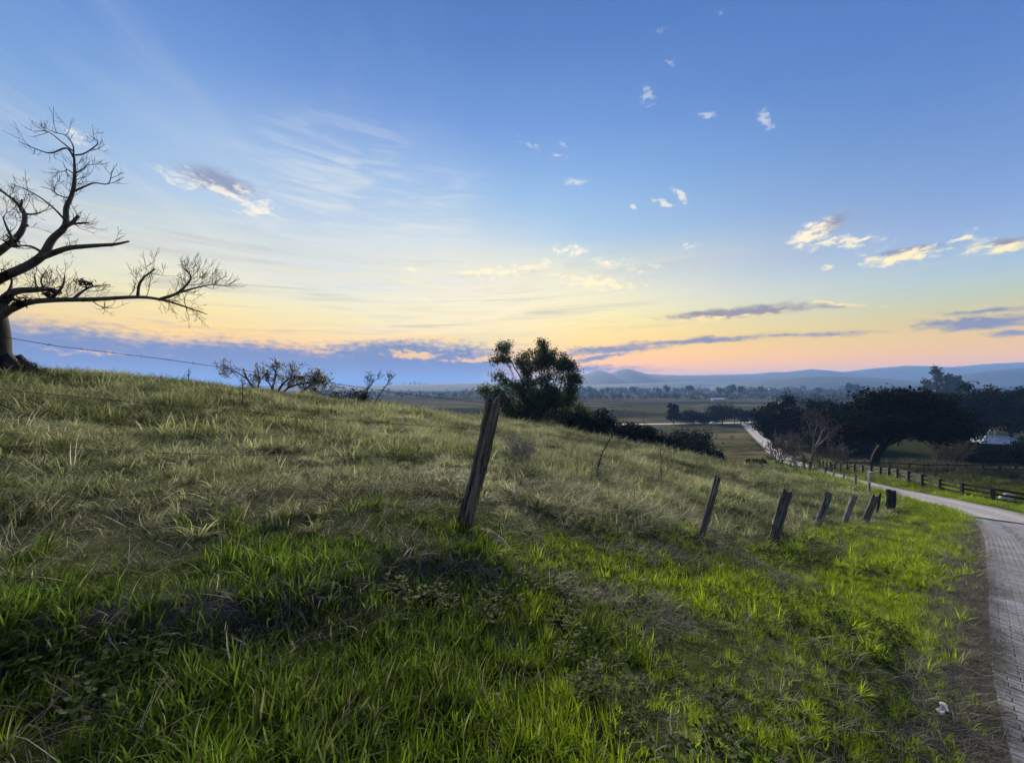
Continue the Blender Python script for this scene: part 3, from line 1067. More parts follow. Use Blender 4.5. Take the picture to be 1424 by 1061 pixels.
def rail_fence(name, label, pts, h, spacing, rails, mat, width=0.16):
    """black post-and-rail fence along pts (x, y)"""
    f = thing(name, label, 'fence')
    c = catmull(np.array(pts, float), 30)
    arc = np.concatenate([[0], np.cumsum(np.linalg.norm(np.diff(c, axis=0), axis=1))])
    n = max(2, int(arc[-1] / spacing))
    ps = []
    pm = MB()
    pm.box((0, 0, h / 2 - 0.2), (width, width, h + 0.4))
    pme = pm.mesh('fence_post')
    pme.materials.append(mat)
    for i in range(n + 1):
        s = arc[-1] * i / n
        x, y = np.interp(s, arc, c[:, 0]), np.interp(s, arc, c[:, 1])
        p = Vector((x, y, z1(x, y)))
        o = link('fence_post', pme, None, f)
        x2, y2 = np.interp(s + .2, arc, c[:, 0]), np.interp(s + .2, arc, c[:, 1])
        o.location = p
        o.rotation_euler = (random.uniform(-.02, .02), random.uniform(-.02, .02), math.atan2(y2 - y, x2 - x) if i < n else 0.9)
        o.scale = (1, 1, random.uniform(0.97, 1.06))
        ps.append(p)
    for a, b in zip(ps[:-1], ps[1:]):
        for q in rails:
            u = a + Vector((0, 0, q * h + random.uniform(-.015, .015)))
            v = b + Vector((0, 0, q * h + random.uniform(-.015, .015)))
            dv = v - u
            sd = dv.cross(Vector((0, 0, 1))).normalized()
            rt = Matrix((dv.normalized(), sd, sd.cross(dv).normalized())).transposed()
            mb = MB()
            mb.box((u + v) / 2 + sd * (width / 2 + 0.022), (dv.length * 0.995, 0.04, 0.15), rt)
            mb.build('rail', mat, f)


rail_fence('paddock_fence', 'black three-rail paddock fence lining the gravel road', [(41.5, 20.5), (37.8, 24.5), (35.6, 28), (35.9, 32), (37.4, 36.5), (40, 42), (44, 52), (48, 60)], 1.22, 1.95, (0.33, 0.62, 0.90), MATS['black_paint'])
rail_fence('inner_fence', 'black rail fence crossing the paddock in front of the wide spreading tree', [(44.2, 53.2), (52, 52.5), (62, 52), (74, 53), (86, 54)], 1.15, 2.4, (0.4, 0.88), MATS['black_paint'])


def build_small_things():
    # pale marker post beside the fence
    b = ground_pt(1208, 41.0)
    mb = MB()
    mb.box((0, 0, 0.4), (0.34, 0.34, 1.25), None, 0.02)
    mb.box((0, 0, 1.04), (0.40, 0.40, 0.06))
    o = mb.build('marker_post', MATS['concrete'], None, False, b)
    tag(o, 'stubby pale concrete marker post beside the black fence', 'post')
    # boulder behind the fence
    bm_v, bm_f = [], []
    rs = np.random.default_rng(3)
    nu, nv = 14, 8
    for i in range(nv + 1):
        for j in range(nu):
            ph, th = math.pi * i / nv, 2 * math.pi * j / nu
            r = 1 + 0.16 * math.sin(2 * th + 1) + 0.1 * math.sin(3 * ph + th) + rs.normal(0, 0.035)
            bm_v.append((0.48 * r * math.sin(ph) * math.cos(th), 0.36 * r * math.sin(ph) * math.sin(th), 0.42 * r * math.cos(ph) + 0.2))
    for i in range(nv):
        for j in range(nu):
            j2 = (j + 1) % nu
            bm_f.append([i * nu + j, (i + 1) * nu + j, (i + 1) * nu + j2, i * nu + j2])
    simple_mat('pale_stone', (0.52, 0.49, 0.36), 0.3, 3.0, 0.95, 0.6, 12.0)
    o = link('boulder', mesh_from('boulder', bm_v, bm_f, True), MATS['pale_stone'])
    o.location = ground_pt(1397, 29.6)
    tag(o, 'pale cream rounded boulder just behind the black paddock fence', 'boulder')
    # crumpled scrap of pale bark on the road edge
    V, F = [], []
    for i in range(6):
        for j in range(4):
            V.append((0.20 * (i / 5 - .5) * (1 - .35 * abs(j - 1.5) / 1.5), 0.05 * (j / 3 - .5) + 0.012 * math.sin(i * 1.7), 0.012 + 0.012 * math.sin(i * 1.3 + j) + 0.014 * abs(j - 1.5)))
    for i in range(5):
        for j in range(3):
            F.append([i * 4 + j, i * 4 + 4 + j, i * 4 + 5 + j, i * 4 + 1 + j])
    me = mesh_from('bark_scrap', V, F, True)
    o = link('bark_scrap', me, simple_mat('scrap', (0.36, 0.34, 0.30), 0.25, 20.0))
    md = o.modifiers.new('thick', 'SOLIDIFY')
    md.thickness = 0.004
    x, y = 3.95, 3.55
    o.location = (x, y, z1(x, y) + 0.05)
    o.rotation_euler = (0.05, -0.1, 0.55)
    tag(o, 'curled pale scrap of bark lying on the paver edge', 'bark scrap')
    # two birds over the plain
    for i, (px, py, sc) in enumerate(((437, 494, 1.0), (448.5, 492.5, 0.85))):
        mb = MB()
        V = [(0, -.22, 0), (.05, -.05, .03), (.04, .12, .02), (0, .24, 0), (-.04, .12, .02), (-.05, -.05, .03), (0, 0, -.05), (0, .1, .06)]
        mb.add(V, [[0, 1, 6], [1, 2, 6], [2, 3, 6], [3, 4, 6], [4, 5, 6], [5, 0, 6], [0, 7, 1], [1, 7, 2], [2, 7, 3], [3, 7, 4], [4, 7, 5], [5, 7, 0]])
        b = thing('bird', ('larger of two small dark birds gliding over the far plain', 'smaller of two small dark birds gliding over the far plain')[i], 'bird', at(px, py, 70.0), 0.3, 'two birds in flight')
        mb.build('body', MATS['black_paint'], b)
        for s in (-1, 1):
            w = MB()
            w.add([(.03 * s, -.06, .03), (.03 * s, .1, .03), (.26 * s, .12, .14), (.27 * s, -.02, .13), (.55 * s, -.02, .06), (.5 * s, -.08, .05)], [[0, 1, 2, 3], [3, 2, 4, 5]])
            ob = w.build('wing', MATS['black_paint'], b)
            ob.modifiers.new('thick', 'SOLIDIFY').thickness = 0.02
        b.scale = (sc, sc, sc)


build_small_things()

# ---------------------------------------------------------------- trees and shrubs
def rot_dir(d, ang, az):
    a = d.orthogonal().normalized()
    b = d.cross(a)
    return (d * math.cos(ang) + (a * math.cos(az) + b * math.sin(az)) * math.sin(ang)).normalized()


def branch(T, tips, p, d, L, r, lvl, rs, spread=0.65, up=0.05, wob=0.16, rmin=0.006, kids=(2, 4), shrink=(0.55, 0.8)):
    n = 4 if lvl else 3
    pts, rad = [p.copy()], [r]
    q = d.copy()
    for i in range(n):
        q = (q + Vector(rs.normal(0, wob, 3)) + Vector((0, 0, up))).normalized()
        pts.append(pts[-1] + q * (L / n))
        rad.append(max(rmin, r * (1 - 0.5 * (i + 1) / n)))
    T.tube(pts, rad, 7 if r > 0.06 else (5 if r > 0.02 else 3), False)
    if lvl == 0:
        tips.append((pts[-1], q))
        tips.append((pts[-2], q))
        return
    k = rs.integers(kids[0], kids[1] + 1)
    for i in range(k):
        t = 1.0 if i == 0 else rs.uniform(0.35, 0.95)
        j = min(n - 1, int(t * n))
        pos = pts[j].lerp(pts[j + 1], t * n - j) if t < 1 else pts[-1]
        ang = rs.uniform(0.1, 0.4) if i == 0 else rs.uniform(0.5, 1.25) * spread * 1.3
        branch(T, tips, pos, rot_dir(q, ang, rs.uniform(0, 6.28)), L * rs.uniform(*shrink), max(rmin, r * (0.62 if i == 0 else 0.45)), lvl - 1, rs, spread, up, wob, rmin, kids, shrink)


def leaf_quads(centres, per, sigma, size, rs, aspect=0.45, hang=0.0):
    """diamond leaves scattered about the given centres"""
    C = np.repeat(np.asarray(centres, float), per, axis=0)
    n = len(C)
    C = C + rs.normal(0, 1, (n, 3)) * np.asarray(sigma)
    d = rs.normal(0, 1, (n, 3))
    d[:, 2] -= hang
    d /= np.linalg.norm(d, axis=1)[:, None]
    a = np.cross(d, rs.normal(0, 1, (n, 3)))
    a /= np.linalg.norm(a, axis=1)[:, None] + 1e-9
    s = size * rs.uniform(0.6, 1.35, n)[:, None]
    nn = np.cross(d, a)
    V = np.empty((n, 4, 3))
    V[:, 0] = C - d * s * 0.5
    V[:, 1] = C + a * s * aspect * 0.5 + nn * s * 0.08
    V[:, 2] = C + d * s * 0.5
    V[:, 3] = C - a * s * aspect * 0.5 + nn * s * 0.08
    F = np.arange(n * 4).reshape(n, 4)
    return V.reshape(-1, 3), F


def clump_centres(c, rad, n, rs, shell=0.55, flat_bottom=0.0):
    v = rs.normal(0, 1, (n, 3))
    v /= np.linalg.norm(v, axis=1)[:, None]
    r = rs.uniform(0, 1, n) ** (1 / 3) * (1 - shell) + shell * rs.uniform(0.55, 1.0, n)
    v = v * r[:, None]
    if flat_bottom:
        v[:, 2] = np.where(v[:, 2] < -flat_bottom, -flat_bottom + 0.2 * (v[:, 2] + flat_bottom), v[:, 2])
    return np.asarray(c) + v * np.asarray(rad)


def leafy_tree(name, label, cat, px, d, top, halfw, mat='leaf_dark', bark='bark_dark', nclump=60, per=70, leaf=0.30, base_z=None, crown_low=0.25, lean=0.0, group=None, seed=1, depth=0.8, sig=0.13, lobes=5, stem=None):
    rs = np.random.default_rng(seed)
    b = ground_pt(px, d)
    if base_z is not None:
        b.z = base_z
    topz = (HORIZON - top) / FPX * d
    H = topz - b.z
    hw = halfw / FPX * d
    t = thing(name, label, cat, b, 0.0, group)
    low = H * crown_low
    cz, rz = (H + low) / 2, (H - low) / 2
    # the crown is several overlapping lobes of leaf clumps
    lob = [((lean, 0, cz), (hw * 0.72, hw * depth * 0.72, rz * 0.95))]
    for i in range(lobes):
        w = 2 * math.pi * (i + rs.uniform(-.3, .3)) / lobes
        lob.append(((lean + hw * 0.58 * math.cos(w), hw * 0.5 * depth * math.sin(w), cz + rz * rs.uniform(-.45, .40)), (hw * rs.uniform(.36, .52), hw * depth * rs.uniform(.36, .5), rz * rs.uniform(.38, .60))))
    cs = np.vstack([clump_centres(c, r, max(3, int(nclump * (0.35 if i == 0 else 0.65 / lobes))), rs) for i, (c, r) in enumerate(lob)])
    V, F = leaf_quads(cs, per, (hw * sig, hw * sig, hw * sig * 0.75), leaf, rs, 0.55)
    T = MB()
    tr = stem or max(0.10, H * 0.022)
    mid = Vector((lean * 0.6, 0, cz * 0.75))
    T.tube([(0, 0, -0.3), (lean * 0.08, 0, low * 0.5), (lean * 0.3, 0.05, low), mid], [tr * 1.5, tr, tr * 0.85, tr * 0.5], 8)
    for i in range(min(26, len(cs))):
        e = Vector(cs[rs.integers(len(cs))])
        s = Vector((lean * 0.3, 0.03, low * rs.uniform(0.7, 1.0))).lerp(mid, rs.uniform(0, 1))
        m_ = s.lerp(e, 0.5) + Vector((0, 0, -0.06 * H))
        T.tube([s, m_, e], [tr * 0.45, tr * 0.26, tr * 0.08], 4, False)
    T.build('trunk', MATS[bark], t)
    link('crown', mesh_from('crown', V, F), MATS[mat], t)
    return t


def limb(T, trace, r0, r1, d0, dd, base, sides=8):
    """a limb along sighted points (px, py); d0 + dd*i gives the real distance of each"""
    n = len(trace)
    pts = [at(x, y, d0 + (dd[i] if hasattr(dd, '__len__') else dd * i)) - base for i, (x, y) in enumerate(trace)]
    P = catmull(np.array(pts), 4)
    rr = [r0 + (r1 - r0) * (i / (len(P) - 1)) for i in range(len(P))]
    T.tube([Vector(p) for p in P], rr, sides, True)
    return [Vector(p) for p in P], rr


def build_bare_giant():
    rs = np.random.default_rng(12)
    d = 13.0
    base = ground_pt(-8, d)
    t = thing('bare_tree', 'large leafless pale-barked tree with long level boughs on the hill crest', 'tree', base)
    T = MB()
    tips = []
    K = MB()
    limb(K, [(-6, 530), (-8, 512), (-10, 490), (-9, 465), (-11, 440)], 0.50, 0.32, d, 0, base, 14)
    for w in range(7):
        a = w * 0.9
        K.tube([(0.40 * math.cos(a), 0.45 * math.sin(a), 0.55), (0.75 * math.cos(a), 0.75 * math.sin(a), 0.12), (1.1 * math.cos(a), 1.1 * math.sin(a), -0.25)], [0.16, 0.14, 0.05], 6)
    K.build('trunk', MATS['bark_trunk'], t, True)
    A, _ = limb(T, [(-11, 452), (-24, 425), (-16, 398), (2, 385), (35, 370), (57, 354), (70, 332), (88, 313), (89, 288), (97, 268), (100, 243), (99, 216)], 0.185, 0.03, d, [0, 0, 0, -.1, -.2, -.3, -.3, -.2, -.1, 0, 0, 0.1], base, 9)
    B, _ = limb(T, [(-11, 450), (-40, 410), (-30, 372), (0, 346), (16, 334), (28, 318), (31, 298), (20, 281), (-4, 263)], 0.165, 0.03, d, [0, .3, .5, .5, .6, .6, .7, .8, .9], base, 9)
    C, _ = limb(T, [(-9, 452), (4, 436), (18, 428), (40, 420), (75, 417), (130, 416), (190, 413), (225, 417), (258, 427), (287, 437)], 0.14, 0.010, d, [0, 0, -.1, -.2, -.3, -.5, -.6, -.7, -.8, -.9], base, 8)
    C2, _ = limb(T, [(-5, 440), (6, 415), (20, 405), (45, 403), (66, 402), (82, 407)], 0.15, 0.06, d, 0.06, base, 7)
    D1, _ = limb(T, [(55, 357), (75, 350), (95, 344), (130, 341), (158, 339), (177, 335)], 0.11, 0.028, d - .3, [0, -.05, -.1, -.2, -.25, -.3], base, 6)
    E, _ = limb(T, [(190, 413), (192, 396), (200, 384), (214, 374)], 0.05, 0.02, d - .6, 0, base, 5)
    G, _ = limb(T, [(222, 416), (245, 408), (258, 396), (264, 384), (252, 371)], 0.055, 0.014, d - .7, 0.03, base, 5)
    G2, _ = limb(T, [(250, 406), (272, 400), (290, 396), (302, 395)], 0.035, 0.010, d - .7, -.05, base, 5)
    for tr, r0, r1 in (([(84, 316), (97, 309), (106, 299)], 0.075, 0.045), ([(90, 312), (105, 310), (121, 309)], 0.045, 0.028), ([(88, 306), (74, 291), (56, 276), (34, 263), (11, 254)], 0.035, 0.010),
                       ([(97, 266), (112, 259), (128, 253), (147, 254), (152, 236)], 0.035, 0.010), ([(99, 218), (88, 204), (66, 211), (45, 205), (20, 194)], 0.035, 0.009), ([(97, 208), (82, 196), (62, 181), (42, 180)], 0.025, 0.008),
                       ([(100, 214), (112, 212), (126, 203), (132, 195), (120, 186)], 0.028, 0.008), ([(98, 216), (97, 200), (86, 186), (70, 182)], 0.025, 0.008), ([(100, 240), (113, 232), (121, 222)], 0.025, 0.008), ([(99, 240), (88, 234), (92, 246)], 0.02, 0.008),
                       ([(97, 275), (80, 271), (66, 262), (53, 258)], 0.022, 0.008), ([(30, 297), (42, 297), (53, 295)], 0.04, 0.02), ([(25, 292), (26, 284), (27, 276)], 0.04, 0.025), ([(28, 316), (36, 312)], 0.05, 0.03),
                       ([(15, 333), (6, 315), (0, 300)], 0.05, 0.015), ([(60, 353), (40, 342), (18, 341)], 0.05, 0.02), ([(70, 416), (85, 398), (88, 383)], 0.05, 0.016), ([(100, 416), (122, 400), (150, 396)], 0.05, 0.012), ([(60, 402), (55, 390), (62, 375)], 0.035, 0.012),
                       ([(70, 417), (50, 398), (46, 380)], 0.03, 0.012), ([(125, 416), (135, 424), (150, 429)], 0.02, 0.008), ([(0, 420), (14, 395), (10, 372)], 0.05, 0.012)):
        P, rr = limb(T, tr, r0, r1, d - .25, rs.uniform(-.08, .08), base, 5)
        tips.append(P)
    W = MB()
    dump = []

    def twigs(P, n, L, r, lvl, t0=0.35, up=0.10, spread=0.7):
        for _ in range(n):
            i = int(rs.uniform(t0, 1.0) * (len(P) - 1))
            q = (P[min(i + 1, len(P) - 1)] - P[max(i - 1, 0)]).normalized()
            branch(W, dump, P[i], rot_dir(q, rs.uniform(0.4, 1.2), rs.uniform(0, 6.28)), L * 0.66 * rs.uniform(.7, 1.3), r, lvl, rs, spread, up, 0.13, 0.0050, (2, 3), (0.62, 0.9))
    for P in tips:
        twigs(P, 4, 0.42, 0.012, 2, 0.3)
    twigs(E, 5, 0.5, 0.014, 3, 0.2)
    twigs(G, 8, 0.5, 0.014, 3, 0.3)
    twigs(G2, 6, 0.42, 0.012, 3, 0.3)
    twigs(C, 14, 0.55, 0.014, 3, 0.30, 0.16)
    twigs(C[-12:], 8, 0.4, 0.010, 2, 0.2, -0.05)
    twigs(C2, 9, 0.55, 0.014, 3, 0.3, 0.15)
    twigs(A, 14, 0.45, 0.012, 2, 0.5)
    twigs(B, 10, 0.5, 0.013, 3, 0.4)
    twigs(D1, 6, 0.35, 0.010, 2, 0.2)
    T.build('boughs', MATS['bark_pale'], t, True)
    W.build('crown', MATS['twig'], t)
    # dark bromeliads perched in the forks
    for px, py in ((4, 383), (30, 418), (22, 420), (70, 407), (8, 416), (116, 392), (16, 336)):
        v, f = leaf_quads([at(px, py, d - .3) - base], 60, 0.09, 0.20, rs, 0.2, -0.3)
        link('epiphyte', mesh_from('epiphyte', v, f), MATS['leaf_dark'], t)


build_bare_giant()


def bare_shrub(name, label, px, d, h_px, w_px, stems, seed, leafmat=None, nleaf=0, leafsize=0.06, lvl=3, bark='twig', group=None, cat='shrub', lean=0.0, rbase=0.02, spread=0.7, up=0.06):
    rs = np.random.default_rng(seed)
    b = ground_pt(px, d, -0.05)
    H, Wd = h_px / FPX * d, w_px / FPX * d
    t = thing(name, label, cat, b, 0.0, group)
    T, tips = MB(), []
    for i in range(stems):
        dr = Vector((lean + rs.uniform(-1, 1) * Wd / H * 0.8, rs.uniform(-.5, .5), 1.0)).normalized()
        branch(T, tips, Vector((rs.uniform(-.1, .1) * Wd, rs.uniform(-.1, .1) * Wd, 0)), dr, H * rs.uniform(.38, .5), rbase * rs.uniform(.7, 1.2), lvl, rs, spread, up, 0.18, 0.0045 * d / 10)
    T.build('branches', MATS[bark], t)
    if nleaf:
        P = np.array([p for p, q in tips])
        sel = P[rs.integers(0, len(P), nleaf)]
        V, F = leaf_quads(sel, 1, H * 0.03, leafsize, rs, 0.5)
        link('crown', mesh_from('crown', V, F), MATS[leafmat], t)
    return t


def build_crest_plants():
    bare_shrub('crest_shrub', 'twiggy shrub with small dark leaves at the foot of the bare tree', 36, 13.0, 30, 34, 12, 21, 'leaf_bush', 260, 0.07)
    bare_shrub('crest_shrub', 'low dark leafy bush against the bare tree trunk', 10, 12.4, 14, 26, 12, 22, 'leaf_bush', 900, 0.08)
    # wide flowering tree on the crest: traced stems
    rs = np.random.default_rng(31)
    d = 30.0
    base = ground_pt(385, d, -0.1)
    t = thing('flowering_tree', 'wide low multi-stemmed tree with pale pink blossom on the crest', 'tree', base)
    T, W, tips, right = MB(), MB(), [], []
    for tr, r0, r1, nt in (([(366, 558), (354, 541), (344, 527), (338, 512)], 0.11, 0.035, 9), ([(366, 558), (357, 545), (361, 530), (358, 512)], 0.08, 0.03, 8), ([(344, 527), (325, 516), (306, 516)], 0.035, 0.012, 8),
                           ([(380, 559), (392, 536), (408, 524), (432, 528)], 0.10, 0.03, 11), ([(386, 559), (400, 540), (424, 533), (452, 532)], 0.10, 0.025, 12), ([(396, 560), (415, 548), (425, 540), (440, 533)], 0.10, 0.025, 10),
                           ([(378, 558), (380, 535), (384, 520), (378, 508)], 0.09, 0.03, 9), ([(400, 540), (405, 524), (410, 510)], 0.05, 0.015, 8), ([(372, 558), (378, 540), (370, 526), (372, 514)], 0.07, 0.025, 8), ([(408, 524), (440, 524), (464, 533)], 0.05, 0.012, 9)):
        P, _ = limb(T, tr, r0, r1, d, rs.uniform(-.25, .25), base, 6)
        for _i in range(nt):
            i = int(rs.uniform(.35, 1) * (len(P) - 1))
            lst = right if P[i].x > 0.2 else tips
            branch(W, lst, P[i], rot_dir((P[-1] - P[0]).normalized(), rs.uniform(.3, 1.2), rs.uniform(0, 6.28)), rs.uniform(.35, .6), 0.022, 3, rs, .8, .03, .2, 0.010)
    T.build('trunk', MATS['bark_dark'], t)
    W.build('branches', MATS['bark_dark'], t)
    pr = np.array([p for p, q in right])
    pl = np.array([p for p, q in tips])
    V, F = leaf_quads(pr[rs.integers(0, len(pr), 900)], 2, 0.14, 0.12, rs, .5)
    link('crown', mesh_from('crown', V, F), MATS['leaf_olive'], t)
    sel = np.vstack([pl[rs.integers(0, len(pl), 420)], pr[rs.integers(0, len(pr), 620)]])
    V, F = leaf_quads(sel, 1, 0.10, 0.11, rs, .8)
    o = link('blossom', mesh_from('blossom', V, F), MATS['blossom'], t)
    o['label'] = 'pale pink blossom on the outer twigs'
    bare_shrub('thin_tree', 'slender sparse tree beside the wide flowering tree', 438, 30.5, 42, 26, 2, 41, 'leaf_olive', 120, 0.10, 3, 'bark_dark', None, 'tree', 0, 0.05)
    # two-stemmed sapling
    base = ground_pt(502, 24.0, -0.1)
    t = thing('sapling', 'tall leaning two-stemmed bare sapling on the pasture crest', 'tree', base)
    T, W, tips = MB(), MB(), []
    for tr, r0, nt in (([(501, 584), (504, 566), (510, 545), (518, 532), (527, 526)], 0.065, 9), ([(514, 572), (528, 549), (540, 532), (552, 520)], 0.035, 9), ([(510, 545), (513, 534), (517, 523)], 0.03, 5)):
        P, _ = limb(T, tr, r0, 0.012, 24.0, 0.05, base, 6)
        for _i in range(nt):
            i = int(rs.uniform(.4, 1) * (len(P) - 1))
            branch(W, tips, P[i], rot_dir((P[-1] - P[0]).normalized(), rs.uniform(.3, 1.0), rs.uniform(0, 6.28)), rs.uniform(.2, .38), 0.013, 2, rs, .7, .05, .2, 0.008)
    T.build('trunk', MATS['bark_dark'], t)
    W.build('branches', MATS['bark_dark'], t)
    pl = np.array([p for p, q in tips])
    V, F = leaf_quads(pl[rs.integers(0, len(pl), 130)], 1, 0.05, 0.09, rs, .7)
    link('crown', mesh_from('crown', V, F), MATS['leaf_olive'], t)
    bare_shrub('crest_shrub', 'knee-high dark weed clump below the two-stemmed sapling', 505, 23.4, 22, 22, 14, 46, 'leaf_bush', 260, 0.10, 2)
    # rounded scrub just over the crest
    leafy_tree('scrub_tree', 'rounded dark half-bare scrub tree beyond the pasture crest', 'tree', 483, 46.0, 537, 34, 'leaf_bush', nclump=40, per=26, leaf=0.22, crown_low=0.45, seed=51, sig=.12)
    leafy_tree('scrub_bush', 'low dark bush just over the crest beside the rounded scrub tree', 'shrub', 522, 48.0, 555, 24, 'leaf_bush', nclump=26, per=40, leaf=0.22, crown_low=0.1, seed=52)
    leafy_tree('scrub_bush', 'faint brown thicket past the crest before the spiky yucca', 'shrub', 560, 60.0, 556, 22, 'leaf_grey', nclump=22, per=30, leaf=0.2, crown_low=0.1, seed=53)
    # yucca
    base = ground_pt(597, 40.0, -0.05)
    t = thing('yucca', 'spiky dark rosette plant standing on the pasture crest', 'plant', base)
    T = MB()
    T.tube([(0, 0, -.1), (0.03, 0, .55)], [0.09, 0.07], 7)
    T.build('trunk', MATS['bark_dark'], t)
    T = MB()
    for i in range(70):
        dr = Vector((rs.normal(), rs.normal(), rs.uniform(-.5, 1.3))).normalized()
        L = rs.uniform(.55, .95)
        o0 = Vector((0.03, 0, .6))
        sd = dr.cross(Vector((0, 0, 1))).normalized() * 0.035
        T.add([o0 - sd, o0 + sd, o0 + dr * L * .6 + sd * .8 + Vector((0, 0, .02)), o0 + dr * L - Vector((0, 0, .12)), o0 + dr * L * .6 - sd * .8 + Vector((0, 0, .02))], [[0, 1, 2, 3, 4]])
    T.build('leaves', MATS['leaf_bush'], t)
    # dry weeds in the pasture
    bare_shrub('dead_weed', 'grey dead weed bush tangled in grass behind the leaning post', 716, 9.3, 52, 22, 8, 61, 'leaf_grey', 160, 0.03, 3, 'dry_twig', None, 'weed', 0.25, 0.008, .8)
    bare_shrub('dead_weed', 'grey dry stalks leaning together over the pasture grass', 726, 9.7, 42, 20, 6, 62, 'leaf_grey', 120, 0.03, 3, 'dry_twig', None, 'weed', 0.1, 0.007, .8)
    b = ground_pt(830, 9.6, -0.05)
    t = thing('weed_stalk', 'long thin bent weed stalk with leafy base in the pasture', 'weed', b)
    T = MB()
    T.tube([(-.04, 0, 0), (0, 0, .35), (0.12, 0, .75), (0.32, 0, 1.12), (0.66, 0.05, 1.55)], [0.022, 0.018, 0.015, 0.012, 0.008], 5)
    tips = []
    for i in range(9):
        branch(T, tips, Vector((rs.uniform(-.1, .1), rs.uniform(-.1, .1), 0)), Vector((rs.uniform(-.8, .8), rs.uniform(-.5, .5), 1)).normalized(), rs.uniform(.15, .3), 0.006, 2, rs, .7, .02, .2, .003)
    for i in range(10):
        q = rs.uniform(.3, .9)
        branch(T, tips, Vector((0.12 * q * 1.4, 0, 0.9 * q)), Vector((rs.uniform(-1, 1), rs.uniform(-.5, .5), .6)).normalized(), .09, 0.004, 1, rs, .7, .02, .2, .003)
    T.build('stalks', MATS['bark_dark'], t)
    V, F = leaf_quads(np.array([p for p, q in tips]), 2, .03, .05, rs, .4)
    link('leaves', mesh_from('leaves', V, F), MATS['leaf_grey'], t)
    for i, (px, d, h, lab) in enumerate(((918, 11.0, 66, 'tall thin upright weed stalk in the pasture above the second post'), (337, 13.5, 44, 'single dark upright weed stalk amid the tussocks'), (262, 21.0, 26, 'pale curled dry weed on the crest beyond the dark tussocks'), (147, 16.5, 14, 'small thin weed sprig on the crest near the bare tree'), (612, 15.0, 16, 'grey dry twig tuft on the crest past the leaning post'))):
        b = ground_pt(px, d, -0.03)
        t = thing('weed_stalk', lab, 'weed', b)
        H = h / FPX * d
        T = MB()
        tips = []
        T.tube([(0, 0, 0), (.02, 0, H * .5), (.0, 0.02, H)], [0.012 * d / 11, 0.010 * d / 11, 0.007 * d / 11], 4)
        for j in range(13):
            q = rs.uniform(.15, 1)
            branch(T, tips, Vector((.01, 0, H * q)), Vector((rs.uniform(-1, 1), rs.uniform(-1, 1), .7)).normalized(), H * .10, 0.004 * d / 11, 1, rs, .7, .05, .2, 0.003 * d / 11)
        T.build('stalks', MATS['bark_dark'], t)
        V, F = leaf_quads(np.array([p for p, q in tips]), 1, .02, .035, rs, .5)
        link('leaves', mesh_from('leaves', V, F), MATS['leaf_grey'], t)


build_crest_plants()


